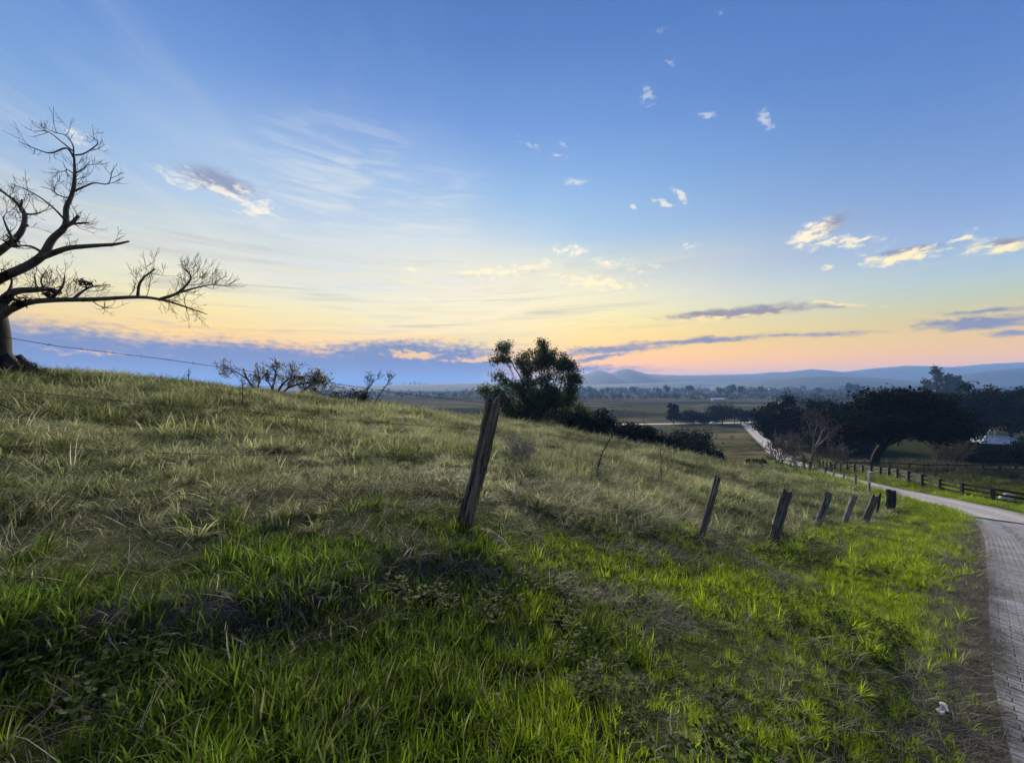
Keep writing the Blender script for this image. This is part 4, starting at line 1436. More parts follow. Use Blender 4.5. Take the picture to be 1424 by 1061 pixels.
def build_gum():
    rs = np.random.default_rng(71)
    d = 58.0
    base = ground_pt(752, d, -0.3)
    t = thing('gum_tree', 'tall broad eucalyptus-like tree with glossy dark crown behind the pasture', 'tree', base)
    # sighted foliage masses: px, py, half-width, half-height, clumps
    mass = [(702, 484, 10, 10, 8), (697, 498, 14, 9, 8), (694, 526, 10, 12, 5), (682, 543, 13, 9, 9), (689, 553, 14, 8, 9), (754, 482, 9, 9, 9), (756, 496, 18, 11, 15), (738, 500, 22, 12, 16), (776, 502, 16, 14, 14),
            (727, 513, 11, 11, 6), (748, 518, 26, 16, 16), (780, 520, 18, 14, 12), (790, 505, 8, 10, 6), (797, 532, 12, 12, 9), (803, 526, 7, 11, 5), (715, 540, 22, 16, 17), (745, 545, 30, 18, 28), (778, 548, 26, 18, 26), (720, 565, 30, 14, 20), (760, 572, 42, 18, 42),
            (795, 570, 22, 18, 22), (700, 575, 16, 14, 6), (808, 580, 16, 14, 12), (740, 592, 40, 12, 40), (735, 570, 30, 16, 26), (775, 590, 36, 14, 40), (760, 555, 34, 16, 24)]
    C = []
    for px, py, hw, hh, n in mass:
        c = at(px, py, d) - base
        k = d / FPX
        C.append(clump_centres(c, (hw * k, (0.5 * hw + 9) * k, hh * k), n, rs, 0.4))
    C = np.vstack(C)
    V, F = leaf_quads(C, 120, (0.42, 0.45, 0.36), 0.34, rs, 0.42, 0.4)
    T = MB()
    for tr, r0, r1 in (([(752, 612), (750, 580), (752, 540), (754, 490)], 0.30, 0.04), ([(738, 612), (735, 575), (728, 535), (712, 505), (702, 486)], 0.2, 0.03), ([(765, 612), (770, 575), (780, 535), (786, 510)], 0.22, 0.03), ([(720, 606), (716, 575), (700, 548), (684, 545)], 0.12, 0.03),
                       ([(713, 520), (706, 505), (698, 495)], 0.06, 0.02), ([(750, 560), (730, 530), (725, 510)], 0.1, 0.03), ([(768, 580), (795, 550), (800, 530)], 0.1, 0.02), ([(738, 580), (739, 560), (745, 530)], 0.09, 0.03)):
        limb(T, tr, r0, r1, d, rs.uniform(-.4, .4), base, 7)
    for i in range(90):
        e = Vector(C[rs.integers(len(C))])
        s = e * rs.uniform(.55, .8)
        s.x, s.y = e.x * .55, e.y * .4
        T.tube([s, s.lerp(e, .5) + Vector(rs.normal(0, .15, 3)), e], [0.06, 0.04, 0.015], 4, False)
    T.build('trunk', MATS['bark_gum'], t)
    link('crown', mesh_from('crown', V, F), MATS['leaf_gum'], t)
    for i, (px, dd, top, hw, lab) in enumerate(((812, 55, 574, 26, 'dense dark bush leaning on the tall dark-crowned tree'), (842, 56, 570, 24, 'tallest rounded bush of the dark thicket over the crest'), (868, 55, 586, 22, 'dark bush in the middle of the thicket over the crest'), (893, 56, 592, 20, 'dark bush where the thicket starts to slope down'),
                                               (918, 58, 606, 22, 'low dark bush near the lower end of the thicket'), (952, 62, 612, 30, 'broad low thorny bush at the lower end of the thicket'), (962, 84, 600, 26, 'wide thorny bush standing in the field beyond the thicket'), (985, 66, 632, 14, 'small dull bush past the thicket by the open field'), (700, 60, 580, 22, 'undergrowth bush under the tall tree beside its stems'),
                                               (1052, 62, 646, 10, 'dark bush beside the row of small road posts'))):
        leafy_tree('thicket_bush', lab, 'shrub', px, dd, top - 5, hw * 1.35, 'leaf_bush', nclump=64, per=110, leaf=0.40, crown_low=0.02, seed=80 + i, group='thicket over the crest', sig=.15)


build_gum()


def build_right_trees():
    rs = np.random.default_rng(91)
    # bare tree with pale limbs by the road
    d = 42.0
    base = ground_pt(1124, d, -0.1)
    t = thing('roadside_tree', 'bare many-stemmed tree with pale upper limbs beside the gravel road', 'tree', base)
    T, W, tips, L = MB(), MB(), [], MB()
    for tr, r0, r1, nt, mt in (([(1124, 668), (1125, 650), (1129, 632), (1131, 618), (1130, 605)], 0.20, 0.07, 8, T), ([(1122, 668), (1118, 652), (1116, 638), (1112, 622), (1109, 610)], 0.13, 0.05, 8, T), ([(1127, 640), (1133, 622), (1138, 612), (1142, 602), (1148, 593)], 0.13, 0.06, 7, L), ([(1136, 620), (1145, 612), (1150, 606), (1152, 600)], 0.10, 0.05, 6, L),
                               ([(1142, 604), (1141, 596), (1139, 590)], 0.07, 0.03, 3, L), ([(1125, 667), (1132, 655), (1140, 648)], 0.09, 0.03, 6, T), ([(1122, 667), (1114, 660), (1108, 650)], 0.08, 0.03, 6, T), ([(1130, 610), (1124, 592), (1116, 580)], 0.06, 0.02, 6, T), ([(1130, 608), (1136, 588), (1134, 575)], 0.06, 0.02, 6, T)):
        P, _ = limb(mt, tr, r0, r1, d, rs.uniform(-.2, .2), base, 7)
        for _i in range(nt):
            i = int(rs.uniform(.4, 1) * (len(P) - 1))
            branch(W, tips, P[i], rot_dir((P[-1] - P[0]).normalized(), rs.uniform(.3, 1.1), rs.uniform(0, 6.28)), rs.uniform(.6, 1.0), 0.03, 3, rs, .75, .04, .2, 0.011)
    T.build('trunk', MATS['bark_gum'], t)
    o = L.build('limb', MATS['pale_wood'], t)
    o['label'] = 'bleached pale limbs of the bare tree'
    W.build('branches', MATS['twig'], t)
    b2 = []
    for px, py, hw, hh in ((1118, 640, 4, 8), (1130, 655, 6, 8), (1117, 660, 5, 6), (1133, 662, 7, 4)):
        b2.append(clump_centres(at(px, py, d) - base, (hw * d / FPX, .3, hh * d / FPX), 6, rs))
    V, F = leaf_quads(np.vstack(b2), 40, .14, .13, rs)
    link('crown', mesh_from('crown', V, F), MATS['leaf_bush'], t)
    bare_shrub('bare_bush', 'pale grey leafless bush overhanging the gravel road', 1078, 61.0, 46, 30, 9, 95, None, 0, .1, 4, 'twig', None, 'shrub', 0.3, 0.05)
    bare_shrub('bare_bush', 'grey twiggy bush in the paddock behind the fence start', 1165, 60.0, 34, 26, 9, 96, 'leaf_grey', 300, .10, 3, 'twig', None, 'shrub', 0, 0.05)
    # the wide spreading tree with one leaning trunk
    base = ground_pt(1214, 55.0, -0.2)
    d = 55.0
    t = thing('spreading_tree', 'wide spreading blackish tree with leaning trunk in the paddock', 'tree', base)
    T = MB()
    limb(T, [(1213, 656), (1216, 638), (1223, 624), (1238, 610), (1258, 598)], 0.62, 0.36, d, 0.1, base, 10)
    k = d / FPX
    C = []
    for px, py, hw, hh, n, dy in ((1255, 562, 38, 14, 22, 0), (1225, 575, 40, 22, 30, 1), (1285, 575, 45, 24, 34, 0), (1200, 592, 28, 16, 20, 0), (1250, 590, 50, 17, 34, -2), (1300, 596, 38, 18, 26, 1), (1262, 549, 16, 6, 8, 0), (1300, 556, 14, 6, 6, 1), (1180, 590, 14, 9, 6, 0), (1192, 604, 14, 8, 6, 0), (1320, 590, 22, 24, 14, 2), (1228, 552, 16, 8, 8, 1)):
        c = at(px, py, d + dy) - base
        C.append(clump_centres(c, (hw * k, 3.2, hh * k), n, rs, .4))
        P = [Vector((1.6, 0.1, 3.6)), Vector((1.6, 0.1, 3.6)).lerp(Vector(c), .5) + Vector((0, 0, .4)), Vector(c)]
        T.tube(P, [0.26, 0.16, 0.06], 6, False)
    C = np.vstack(C)
    V, F = leaf_quads(C, 150, (0.68, 0.68, 0.42), 0.42, rs, .5)
    T.build('trunk', MATS['bark_black'], t)
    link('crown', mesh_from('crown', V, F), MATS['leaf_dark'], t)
    items = [  # px, d, top, halfwidth, label, low
        (1075, 105, 555, 30, 'tree at the corner where dark wood meets the gravel road', .1), (1098, 100, 549, 28, 'highest tree of the dark wood behind the bare roadside tree', .12), (1128, 98, 553, 34, 'dark tree directly behind the bare roadside tree', .1), (1160, 100, 556, 34, 'dark tree between bare roadside tree and wide spreading tree', .1), (1186, 92, 552, 30, 'dark tree tucked behind the wide spreading tree', .1),
        (1340, 101, 531, 36, 'tall black tree rising behind the pale roof', .15), (1368, 101, 532, 34, 'tall black flat-topped tree above the small shelter', .15), (1405, 101, 541, 30, 'shorter black tree between two tall ones', .15), (1432, 101, 531, 34, 'tall black tree beyond the pale roof', .15), (1468, 84, 536, 40, 'black tree at the far end of the dark wood', .15), (1305, 90, 548, 34, 'dark tree showing above the wide spreading tree', .15),
        (1110, 118, 570, 40, 'bushy dark understorey at the wood edge by the gravel road', .0), (1150, 84, 592, 30, 'rounded dark bush under the wood behind the bare tree', .0), (1185, 84, 598, 24, 'dark bush left of the leaning trunk', .0), (1335, 66, 606, 24, 'dark bush in front of the pale roof', .0), (1378, 62, 622, 34, 'dull twiggy bush below the pale roof', .0), (1424, 60, 614, 26, 'dull bush by the inner rail fence below the pale roof', .0), (1460, 58, 600, 40, 'dark bush at the end of the inner rail fence', .0)]
    for i, (px, dd, top, hw, lab, low) in enumerate(items):
        lab = lab.replace('left of', 'next to')
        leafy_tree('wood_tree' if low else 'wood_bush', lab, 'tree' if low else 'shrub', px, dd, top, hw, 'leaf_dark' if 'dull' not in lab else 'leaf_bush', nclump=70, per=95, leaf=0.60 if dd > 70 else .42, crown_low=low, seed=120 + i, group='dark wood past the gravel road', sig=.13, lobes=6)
    bare_shrub('bare_bush', 'grey leafless bush standing out against the dark wood', 1320, 58.0, 44, 34, 9, 97, None, 0, .1, 4, 'twig', None, 'shrub', 0, 0.04)
    # clump of trees at the end of the gravel road
    for i, (px, dd, top, hw, lab, low) in enumerate(((936, 206, 556, 9, 'tall narrow dark tree at one end of the clump by the lane', .05), (955, 208, 571, 18, 'low rounded tree beside the tall narrow one by the lane', .05), (980, 208, 574, 16, 'low dark bushy tree in the middle of the lane clump', .05), (1004, 203, 562, 23, 'broadest tree of the clump, over the white car', .22), (1034, 207, 568, 15, 'dark tree of the clump next to the road gate', .05))):
        leafy_tree('lane_tree', lab, 'tree', px, dd, top, hw, 'leaf_dark', nclump=44, per=70, leaf=0.9, crown_low=low, seed=160 + i, group='tree clump by the lane', sig=.15)


build_right_trees()

# ---------------------------------------------------------------- grass
def grass_material():
    m, k, p = new_mat('grass_blade')
    tint = k.new('ShaderNodeAttribute', attribute_type='INSTANCER', attribute_name='tint').outputs['Color']
    t = k.new('ShaderNodeAttribute', attribute_name='along').outputs['Fac']
    rnd = k.new('ShaderNodeNewGeometry').outputs['Random Per Island']
    col = k.v('SCALE', tint, s=k.rng(k.m('FRACT', k.m('MULTIPLY', rnd, 7.31)), 0.0, 1.0, 0.42, 1.30))
    # a share of the blades is dead, and tips and bases are yellower (never the broad leaves of weeds)
    isb = k.m('LESS_THAN', t, 1.5)
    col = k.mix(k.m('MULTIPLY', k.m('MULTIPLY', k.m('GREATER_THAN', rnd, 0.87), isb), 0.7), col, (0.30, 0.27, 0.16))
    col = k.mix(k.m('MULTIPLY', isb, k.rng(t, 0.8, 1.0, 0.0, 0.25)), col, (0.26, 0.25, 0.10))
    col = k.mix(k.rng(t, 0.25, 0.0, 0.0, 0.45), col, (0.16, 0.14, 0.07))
    k.put(p.inputs['Base Color'], col)
    p.inputs['Roughness'].default_value = 0.55
    p.inputs['Specular IOR Level'].default_value = 0.06
    tr = k.new('ShaderNodeBsdfTranslucent')
    k.put(tr.inputs[0], col)
    mx = k.new('ShaderNodeMixShader')
    mx.inputs[0].default_value = 0.5
    k.put(mx.inputs[1], p.outputs[0])
    k.put(mx.inputs[2], tr.outputs[0])
    k.put(k.n['Material Output'].inputs[0], mx.outputs[0])
    return m


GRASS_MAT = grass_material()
PROTO = bpy.data.collections.new('grass_clumps')      # never linked to the scene: only a source of shapes


def clump(idx, n, spread, len_rng, wid_rng, lean_rng, droop, seed, seg=4, kink=0.0):
    rs = np.random.default_rng(seed)
    V, F, A = [], [], []
    for b in range(n):
        az = rs.uniform(0, 6.283)
        rr = spread * math.sqrt(rs.uniform(0, 1))
        o = np.array([rr * math.cos(az), rr * math.sin(az), -0.02])
        az += rs.normal(0, 0.8)
        L, w = rs.uniform(*len_rng), rs.uniform(*wid_rng)
        th = rs.uniform(*lean_rng)
        dr = rs.uniform(0.4, 1.3) * droop
        side = np.array([-math.sin(az + rs.normal(0, .5)), math.cos(az), 0])
        side /= np.linalg.norm(side)
        p = o.copy()
        n0 = len(V)
        for i in range(seg + 1):
            t = i / seg
            ww = w * (1 - 0.15 * t) * (1 - t ** 2.2) * 0.5 * (0.55 + min(0.45, t * 2))
            if i < seg:
                V.append(p - side * ww)
                V.append(p + side * ww)
                A += [t, t]
            else:
                V.append(p.copy())
                A.append(1.0)
            th2 = th + dr * t
            if kink and i == 2:
                th += rs.uniform(0, kink)
            d = np.array([math.sin(th2) * math.cos(az), math.sin(th2) * math.sin(az), math.cos(th2)])
            p = p + d * L / seg
            side = side + rs.normal(0, .06, 3)
        for i in range(seg - 1):
            a = n0 + 2 * i
            F.append([a, a + 1, a + 3, a + 2])
        a = n0 + 2 * (seg - 1)
        F.append([a, a + 1, a + 2])
    me = mesh_from('grass_clump', V, F, True)
    at_ = me.attributes.new('along', 'FLOAT', 'POINT')
    at_.data.foreach_set('value', np.array(A, np.float32))
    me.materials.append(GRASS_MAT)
    o = bpy.data.objects.new('grass_clump_%02d' % idx, me)
    PROTO.objects.link(o)


NV = 5
for v in range(NV):
    clump(0 * NV + v, 18, 0.06, (0.08, 0.20), (0.007, 0.0125), (0.05, 0.75), 0.9, 10 + v)                 # lush tuft
    clump(1 * NV + v, 18, 0.10, (0.10, 0.27), (0.0055, 0.0100), (0.1, 1.2), 1.6, 30 + v, 4, 0.7)            # pasture grass
    clump(2 * NV + v, 14, 0.12, (0.12, 0.38), (0.0030, 0.0070), (0.8, 1.5), 0.5, 50 + v, 4, 0.3)           # dry, lying straw
    clump(3 * NV + v, 24, 0.085, (0.04, 0.11), (0.0035, 0.0060), (0.1, 1.1), 0.6, 70 + v, 3)                # short turf
    clump(4 * NV + v, 40, 0.24, (0.24, 0.58), (0.010, 0.018), (0.1, 1.1), 1.1, 90 + v, 4, 0.4)              # broad tussock (for farther off)


for v in range(NV):
    clump(5 * NV + v, 64, 0.05, (0.11, 0.27), (0.006, 0.0115), (0.02, 1.15), 0.85, 110 + v, 5)            # full green tuft
    clump(6 * NV + v, 80, 0.09, (0.14, 0.36), (0.0055, 0.0105), (0.05, 1.25), 1.7, 130 + v, 5, 0.7)         # full pasture tussock


def weed(idx, seed):
    rs = np.random.default_rng(seed)
    V, F, A = [], [], []
    for b in range(22):
        az = rs.uniform(0, 6.283)
        rr = 0.09 * math.sqrt(rs.uniform(0, 1))
        c = np.array([rr * math.cos(az), rr * math.sin(az), rs.uniform(0.015, 0.10)])
        for j in range(3):
            a2 = az + j * 2.1
            L, w = rs.uniform(.016, .028), rs.uniform(.007, .012)
            d = np.array([math.cos(a2), math.sin(a2), rs.uniform(-.3, .5)])
            sd = np.array([-math.sin(a2), math.cos(a2), 0])
            n0 = len(V)
            V += [c, c + d * L * .5 + sd * w, c + d * L, c + d * L * .5 - sd * w]
            A += [2.0] * 4
            F.append([n0, n0 + 1, n0 + 2, n0 + 3])
    me = mesh_from('grass_clump', V, F, False)
    me.attributes.new('along', 'FLOAT', 'POINT').data.foreach_set('value', np.array(A, np.float32))
    me.materials.append(GRASS_MAT)
    PROTO.objects.link(bpy.data.objects.new('grass_clump_%02d' % idx, me))


for v in range(NV):
    weed(7 * NV + v, 150 + v)


def scatter_nodes():
    ng = bpy.data.node_groups.new('scatter_grass', 'GeometryNodeTree')
    ng.interface.new_socket('Geometry', in_out='INPUT', socket_type='NodeSocketGeometry')
    ng.interface.new_socket('Geometry', in_out='OUTPUT', socket_type='NodeSocketGeometry')
    N, L = ng.nodes, ng.links
    gi, go = N.new('NodeGroupInput'), N.new('NodeGroupOutput')
    ins = N.new('GeometryNodeInstanceOnPoints')
    ci = N.new('GeometryNodeCollectionInfo')
    ci.inputs['Collection'].default_value = PROTO
    ci.inputs['Separate Children'].default_value = True
    ci.inputs['Reset Children'].default_value = True

    def named(n, t):
        q = N.new('GeometryNodeInputNamedAttribute')
        q.data_type = t
        q.inputs['Name'].default_value = n
        return q.outputs['Attribute']
    L.new(gi.outputs[0], ins.inputs['Points'])
    L.new(ci.outputs[0], ins.inputs['Instance'])
    ins.inputs['Pick Instance'].default_value = True
    L.new(named('pick', 'INT'), ins.inputs['Instance Index'])
    L.new(named('turn', 'FLOAT_VECTOR'), ins.inputs['Rotation'])
    L.new(named('size', 'FLOAT_VECTOR'), ins.inputs['Scale'])
    L.new(ins.outputs[0], go.inputs[0])
    return ng


SCATTER = scatter_nodes()


def plant(name, label, P, pick, size, tint, tilt=0.15):
    n = len(P)
    me = bpy.data.meshes.new(name)
    me.vertices.add(n)
    me.vertices.foreach_set('co', P.astype(np.float32).ravel())
    a = me.attributes.new('pick', 'INT', 'POINT')
    a.data.foreach_set('value', pick.astype(np.int32))
    turn = np.stack([RNG.normal(0, tilt, n), RNG.normal(0, tilt, n), RNG.uniform(0, 6.283, n)], 1)
    a = me.attributes.new('turn', 'FLOAT_VECTOR', 'POINT')
    a.data.foreach_set('vector', turn.astype(np.float32).ravel())
    a = me.attributes.new('size', 'FLOAT_VECTOR', 'POINT')
    a.data.foreach_set('vector', size.astype(np.float32).ravel())
    a = me.attributes.new('tint', 'FLOAT_COLOR', 'POINT')
    a.data.foreach_set('color', np.hstack([tint, np.ones((n, 1))]).astype(np.float32).ravel())
    me.update()
    o = link(name, me)
    md = o.modifiers.new('scatter', 'NODES')
    md.node_group = SCATTER
    tag(o, label, 'grass', kind='stuff')
    return o


def sample(d0, d1, dens, umax=1.5):
    area = umax * (d1 * d1 - d0 * d0)
    n = int(area * dens)
    d = np.sqrt(RNG.uniform(d0 * d0, d1 * d1, n))
    u = RNG.uniform(-umax, umax, n)
    return u * d, d


def lerp(a, b, t):
    return np.asarray(a)[None, :] * (1 - t[:, None]) + np.asarray(b)[None, :] * t[:, None]


def build_grass():
    verge_l, past_l = [], []
    #        d0   d1   clumps/m2
    for d0, d1, dens, far in ((0.45, 3.6, 300, 0), (3.6, 8.0, 165, 1), (8.0, 18.0, 52, 2), (18.0, 34.0, 17, 3), (34.0, 70.0, 6.0, 4)):
        x, y = sample(d0, d1, dens, 1.62)
        verge, straw, soil, edge, led, f = zone_masks(x, y)
        n = len(x)
        patch = fbm(x, y, 0.8, 3, 71)
        fine = fbm(x, y, 0.35, 2, 81)
        bigp = fbm(x, y, 3.5, 3, 91)
        r = RNG.uniform(0, 1, n)
        keep = (edge > 0.02 - 0.12 * RNG.uniform(0, 1, n) ** 3)
        keep &= ~((soil > 0.45) & (r < 0.10))
        bare = (verge > .5) & (patch < -0.42) & (r < 0.65)
        keep &= ~bare
        isv = RNG.uniform(0, 1, n) < verge
        z = Z(x, y)
        P = np.stack([x, y, z], 1)
        pad = paddock_shade(x, y)[:, None]  # darkens the blade tints as tree shade over the paddock
        # ---- roadside verge
        s = keep & isv
        # dry, thin patches and the trodden strip by the road
        dry = (0.04 + smooth01((-patch - 0.08) * 4) * 0.7 + smooth01((0.65 - edge) / 0.6) * 0.85)
        worn = smooth01((fbm(x, y, 1.7, 3, 47) - 0.06) * 4.5) * (np.hypot(x, y) < 14)
        worn = worn * smooth01((x - 0.1) / 0.6)
        dry = np.maximum(dry, 0.42 * worn)
        ddry = RNG.uniform(0, 1, n) < dry
        turf = ((f > -1.1) & (f < 0.6) & (x > 2.0)) | ((led > 0.02) & (f < .9) & (x < 2.0))
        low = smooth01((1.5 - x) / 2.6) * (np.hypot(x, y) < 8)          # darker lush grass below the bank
        kind = np.where(ddry, 2, np.where(turf & (r < .75), 3, 0))
        if far >= 3:
            kind = np.where(turf, 3, 4)
        v = RNG.integers(0, NV, n)
        hgt = (1.0 + 0.55 * patch + 0.25 * bigp) * (1 - 0.2 * worn)
        base = np.array([0.62, 0.70, 0.95, 1.15, 1.5])[far] * np.clip(hgt, .4, 1.7) * RNG.uniform(.75, 1.25, n)
        base = np.where(kind == 4, base * np.array([1, 1, 1, 0.55, .55])[far], base)
        base = np.where(low > .3, base * (1 + .45 * low), base)
        wide = np.array([1.0, 1.15, 1.5, 1.9, 2.6])[far]
        size = np.stack([base * wide, base * wide, base], 1)
        g = np.clip(0.5 + 0.8 * patch + 0.5 * fine + RNG.normal(0, .18, n), 0, 1)
        tint = lerp((0.110, 0.180, 0.008), (0.400, 0.540, 0.016), g)
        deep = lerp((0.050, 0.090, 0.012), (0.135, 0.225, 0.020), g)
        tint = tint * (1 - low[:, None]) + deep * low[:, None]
        dead = lerp((0.10, 0.09, 0.065), (0.50, 0.46, 0.36), RNG.uniform(0, 1, n) ** 1.3)
        tint = np.where((kind == 2)[:, None], dead, tint)
        tint = np.where((kind == 3)[:, None], tint * .8 + np.array([.03, .03, .012]), tint)
        tint = tint * (1 - .72 * pad)
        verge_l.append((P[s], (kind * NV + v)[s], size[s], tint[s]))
        # ---- pasture
        s = keep & ~isv
        mixp = smooth01(0.5 + 1.1 * bigp + 0.9 * patch)
        kr = RNG.uniform(0, 1, n)
        kind = np.where(kr < 0.16 + 0.22 * straw, 2, 1)
        nearf = (f < 1.3)
        kind = np.where(nearf & (kr > .55), 3, kind)
        if far >= 2:
            kind = np.where((kr > .45) & (kind == 1), 4, kind)
        if far >= 3:
            kind = np.where(kr < .8, 4, kind)
        base = np.array([0.75, 0.85, 0.95, 1.0, 1.5])[far] * np.clip(1 + 1.0 * patch + .45 * bigp, .35, 2.0) * RNG.uniform(.7, 1.25, n)
        base = np.where(kind == 4, base * np.array([1, 1, .62, .62, .55])[far], base)
        wide = np.array([1.0, 1.15, 1.35, 1.5, 2.2])[far]
        size = np.stack([base * wide, base * wide, base], 1)
        g = np.clip(0.42 * straw + 0.4 * (0.5 + fine) + RNG.normal(0, .2, n), 0, 1)
        tint = lerp((0.085, 0.115, 0.026), (0.480, 0.490, 0.235), g ** 1.1)
        darkp = smooth01((-bigp - 0.02) * 3.0 + 1.6 * np.clip(-patch, 0, 1)) * 0.85                     # coarse dark tussocks, plus shade of the hollows put into the tint
        tint = tint * (1 - darkp[:, None]) + np.array([0.040, 0.050, 0.016])[None] * darkp[:, None]
        dead = lerp((0.13, 0.135, 0.075), (0.58, 0.59, 0.38), RNG.uniform(0, 1, n))
        tint = np.where((kind == 2)[:, None], dead, tint)
        tint = tint * (1 - .72 * pad)
        past_l.append((P[s], (kind * NV + v)[s], size[s], tint[s]))
    # straw strewn over the paver edge
    xa, ya = sample(1.2, 9.0, 420, 1.62)
    xb, yb = sample(9.0, 22.0, 70, 1.62)
    x, y = np.concatenate([xa, xb]), np.concatenate([ya, yb])
    ac, al, rz = road_near(x, y)
    s = (ac > -ROAD_W / 2 - 0.55) & (ac < -ROAD_W / 2 + 0.20 + 0.5 * RNG.uniform(0, 1, len(x)) ** 2.5 * (fbm(x, y, .7, 2, 43) > 0) - 0.25 * RNG.uniform(0, 1, len(x)))
    x, y, rz = x[s], y[s], rz[s]
    n = len(x)
    base = RNG.uniform(.3, .75, n)
    verge_l.append((np.stack([x, y, rz + 0.03], 1), 2 * NV + RNG.integers(0, NV, n), np.stack([base, base, base * .5], 1), lerp((0.06, 0.055, 0.045), (0.38, 0.35, 0.29), RNG.uniform(0, 1, n) ** 1.4)))
    # tall tufts hanging over the cut bank and long blades in the hollow
    x, y = sample(0.8, 5.0, 120, 1.62)
    led = side_of(x, y, LEDGE)
    s = (x < 1.0) & (((led > 0.03) & (led < 0.22)) | ((led < -0.4) & (fbm(x, y, .5, 2, 99) > .25)))
    x, y, led = x[s], y[s], led[s]
    n = len(x)
    base = RNG.uniform(.7, 1.4, n) * np.where(led > 0, .5, 1.0)
    g = RNG.uniform(0, 1, n)
    verge_l.append((np.stack([x, y, Z(x, y)], 1), RNG.integers(0, NV, n), np.stack([base, base, base], 1), lerp((0.060, 0.110, 0.016), (0.150, 0.220, 0.030), g)))
    # thatch of dead grass over the face of the bank
    x, y = sample(0.8, 6.0, 230, 1.62)
    led = side_of(x, y, LEDGE) + 0.10 * fbm(x, y, 0.9, 3, 11)
    s = (x < 1.6) & (led < 0.06) & (led > -0.42 - 0.3 * fbm(x, y, .6, 2, 17)) & (fbm(x, y, .45, 2, 19) > -0.35)
    x, y = x[s], y[s]
    n = len(x)
    base = RNG.uniform(.5, 1.0, n)
    g = RNG.uniform(0, 1, n)
    verge_l.append((np.stack([x, y, Z(x, y)], 1), np.where(g < .7, 2, 1) * NV + RNG.integers(0, NV, n), np.stack([base, base, base * .8], 1), lerp((0.07, 0.07, 0.050), (0.36, 0.35, 0.28), RNG.uniform(0, 1, n) ** 1.5)))
    x, y = sample(0.5, 6.0, 22, 1.62)
    led = side_of(x, y, LEDGE)
    ac, al, rz = road_near(x, y)
    s = (led < -0.1) & (ac < -ROAD_W / 2 - .5) & (fbm(x, y, 1.3, 2, 37) > 0.0)
    x, y = x[s], y[s]
    n = len(x)
    base = RNG.uniform(.7, 1.3, n)
    verge_l.append((np.stack([x, y, Z(x, y) + .02], 1), 7 * NV + RNG.integers(0, NV, n), np.stack([base, base, base], 1), lerp((0.020, 0.042, 0.008), (0.045, 0.080, 0.014), RNG.uniform(0, 1, n))))
    # full tufts: bright ones on the verge, drooping tussocks in the pasture
    for d0, d1, dens, sc in ((0.5, 4.0, 14, .85), (4.0, 9.0, 12, 1.05), (9.0, 20.0, 6.0, 1.25), (20.0, 40.0, 2.0, 1.6)):
        x, y = sample(d0, d1, dens, 1.62)
        verge, straw, soil, edge, led, f = zone_masks(x, y)
        s = (edge > 0.28 + 0.5 * fbm(x, y, 0.9, 2, 29)) & (soil < .6) & (fbm(x, y, 1.1, 3, 23) > -0.15) & ~((fbm(x, y, 1.7, 3, 47) > 0.25) & (verge > .5) & (x > .4))
        isv = verge > RNG.uniform(.2, .8, len(x))
        low = smooth01((1.5 - x) / 2.6) * (np.hypot(x, y) < 8)
        n = len(x)
        base = sc * RNG.uniform(.55, 1.15, n) * np.where(isv, .95, 1.0)
        turf = ((f > -1.1) & (f < .5) & (x > 2)) | ((led > 0.02) & (f < .9) & (x < 2))
        g = np.clip(RNG.normal(.55, .28, n), 0, 1)
        tv = lerp((0.120, 0.200, 0.008), (0.42, 0.57, 0.016), g)
        tl_ = lerp((0.055, 0.105, 0.012), (0.18, 0.29, 0.022), g)
        tv = tv * (1 - low[:, None]) + tl_ * low[:, None]
        tp = lerp((0.050, 0.070, 0.018), (0.52, 0.52, 0.26), g)
        P = np.stack([x, y, Z(x, y)], 1)
        tp = tp * (1 - .75 * paddock_shade(x, y)[:, None])  # tuft tints also carry the painted tree shade
        tv = tv * (1 - .75 * paddock_shade(x, y)[:, None])
        q = s & isv & ~turf
        verge_l.append((P[q], (5 * NV + RNG.integers(0, NV, n))[q], np.stack([base, base, base], 1)[q], tv[q]))
        q = s & ~isv
        past_l.append((P[q], (6 * NV + RNG.integers(0, NV, n))[q], np.stack([base * 1.1, base * 1.1, base * .85], 1)[q], tp[q]))
    # coarse dark tussocks along the crest
    n = 900
    x, y = RNG.uniform(-19, -7, n), RNG.uniform(12.5, 24, n)
    s = fbm(x, y, 2.2, 3, 57) > 0.12
    x, y = x[s], y[s]
    n = len(x)
    base = RNG.uniform(1.0, 1.7, n)
    past_l.append((np.stack([x, y, Z(x, y)], 1), 6 * NV + RNG.integers(0, NV, n), np.stack([base * 1.2, base * 1.2, base * 1.15], 1), lerp((0.020, 0.027, 0.009), (0.085, 0.095, 0.030), RNG.uniform(0, 1, n))))
    for name, lab, L, tl in (('verge_grass', 'lush green grass of the road verge and the bank below the fence', verge_l, .2), ('pasture_grass', 'tussocky olive and straw coloured pasture grass on the hillside', past_l, .25)):
        P, k, s, t = (np.concatenate([q[i] for q in L]) for i in range(4))
        print(name, len(P))
        plant(name, lab, P, k, s, t, tl)


build_grass()

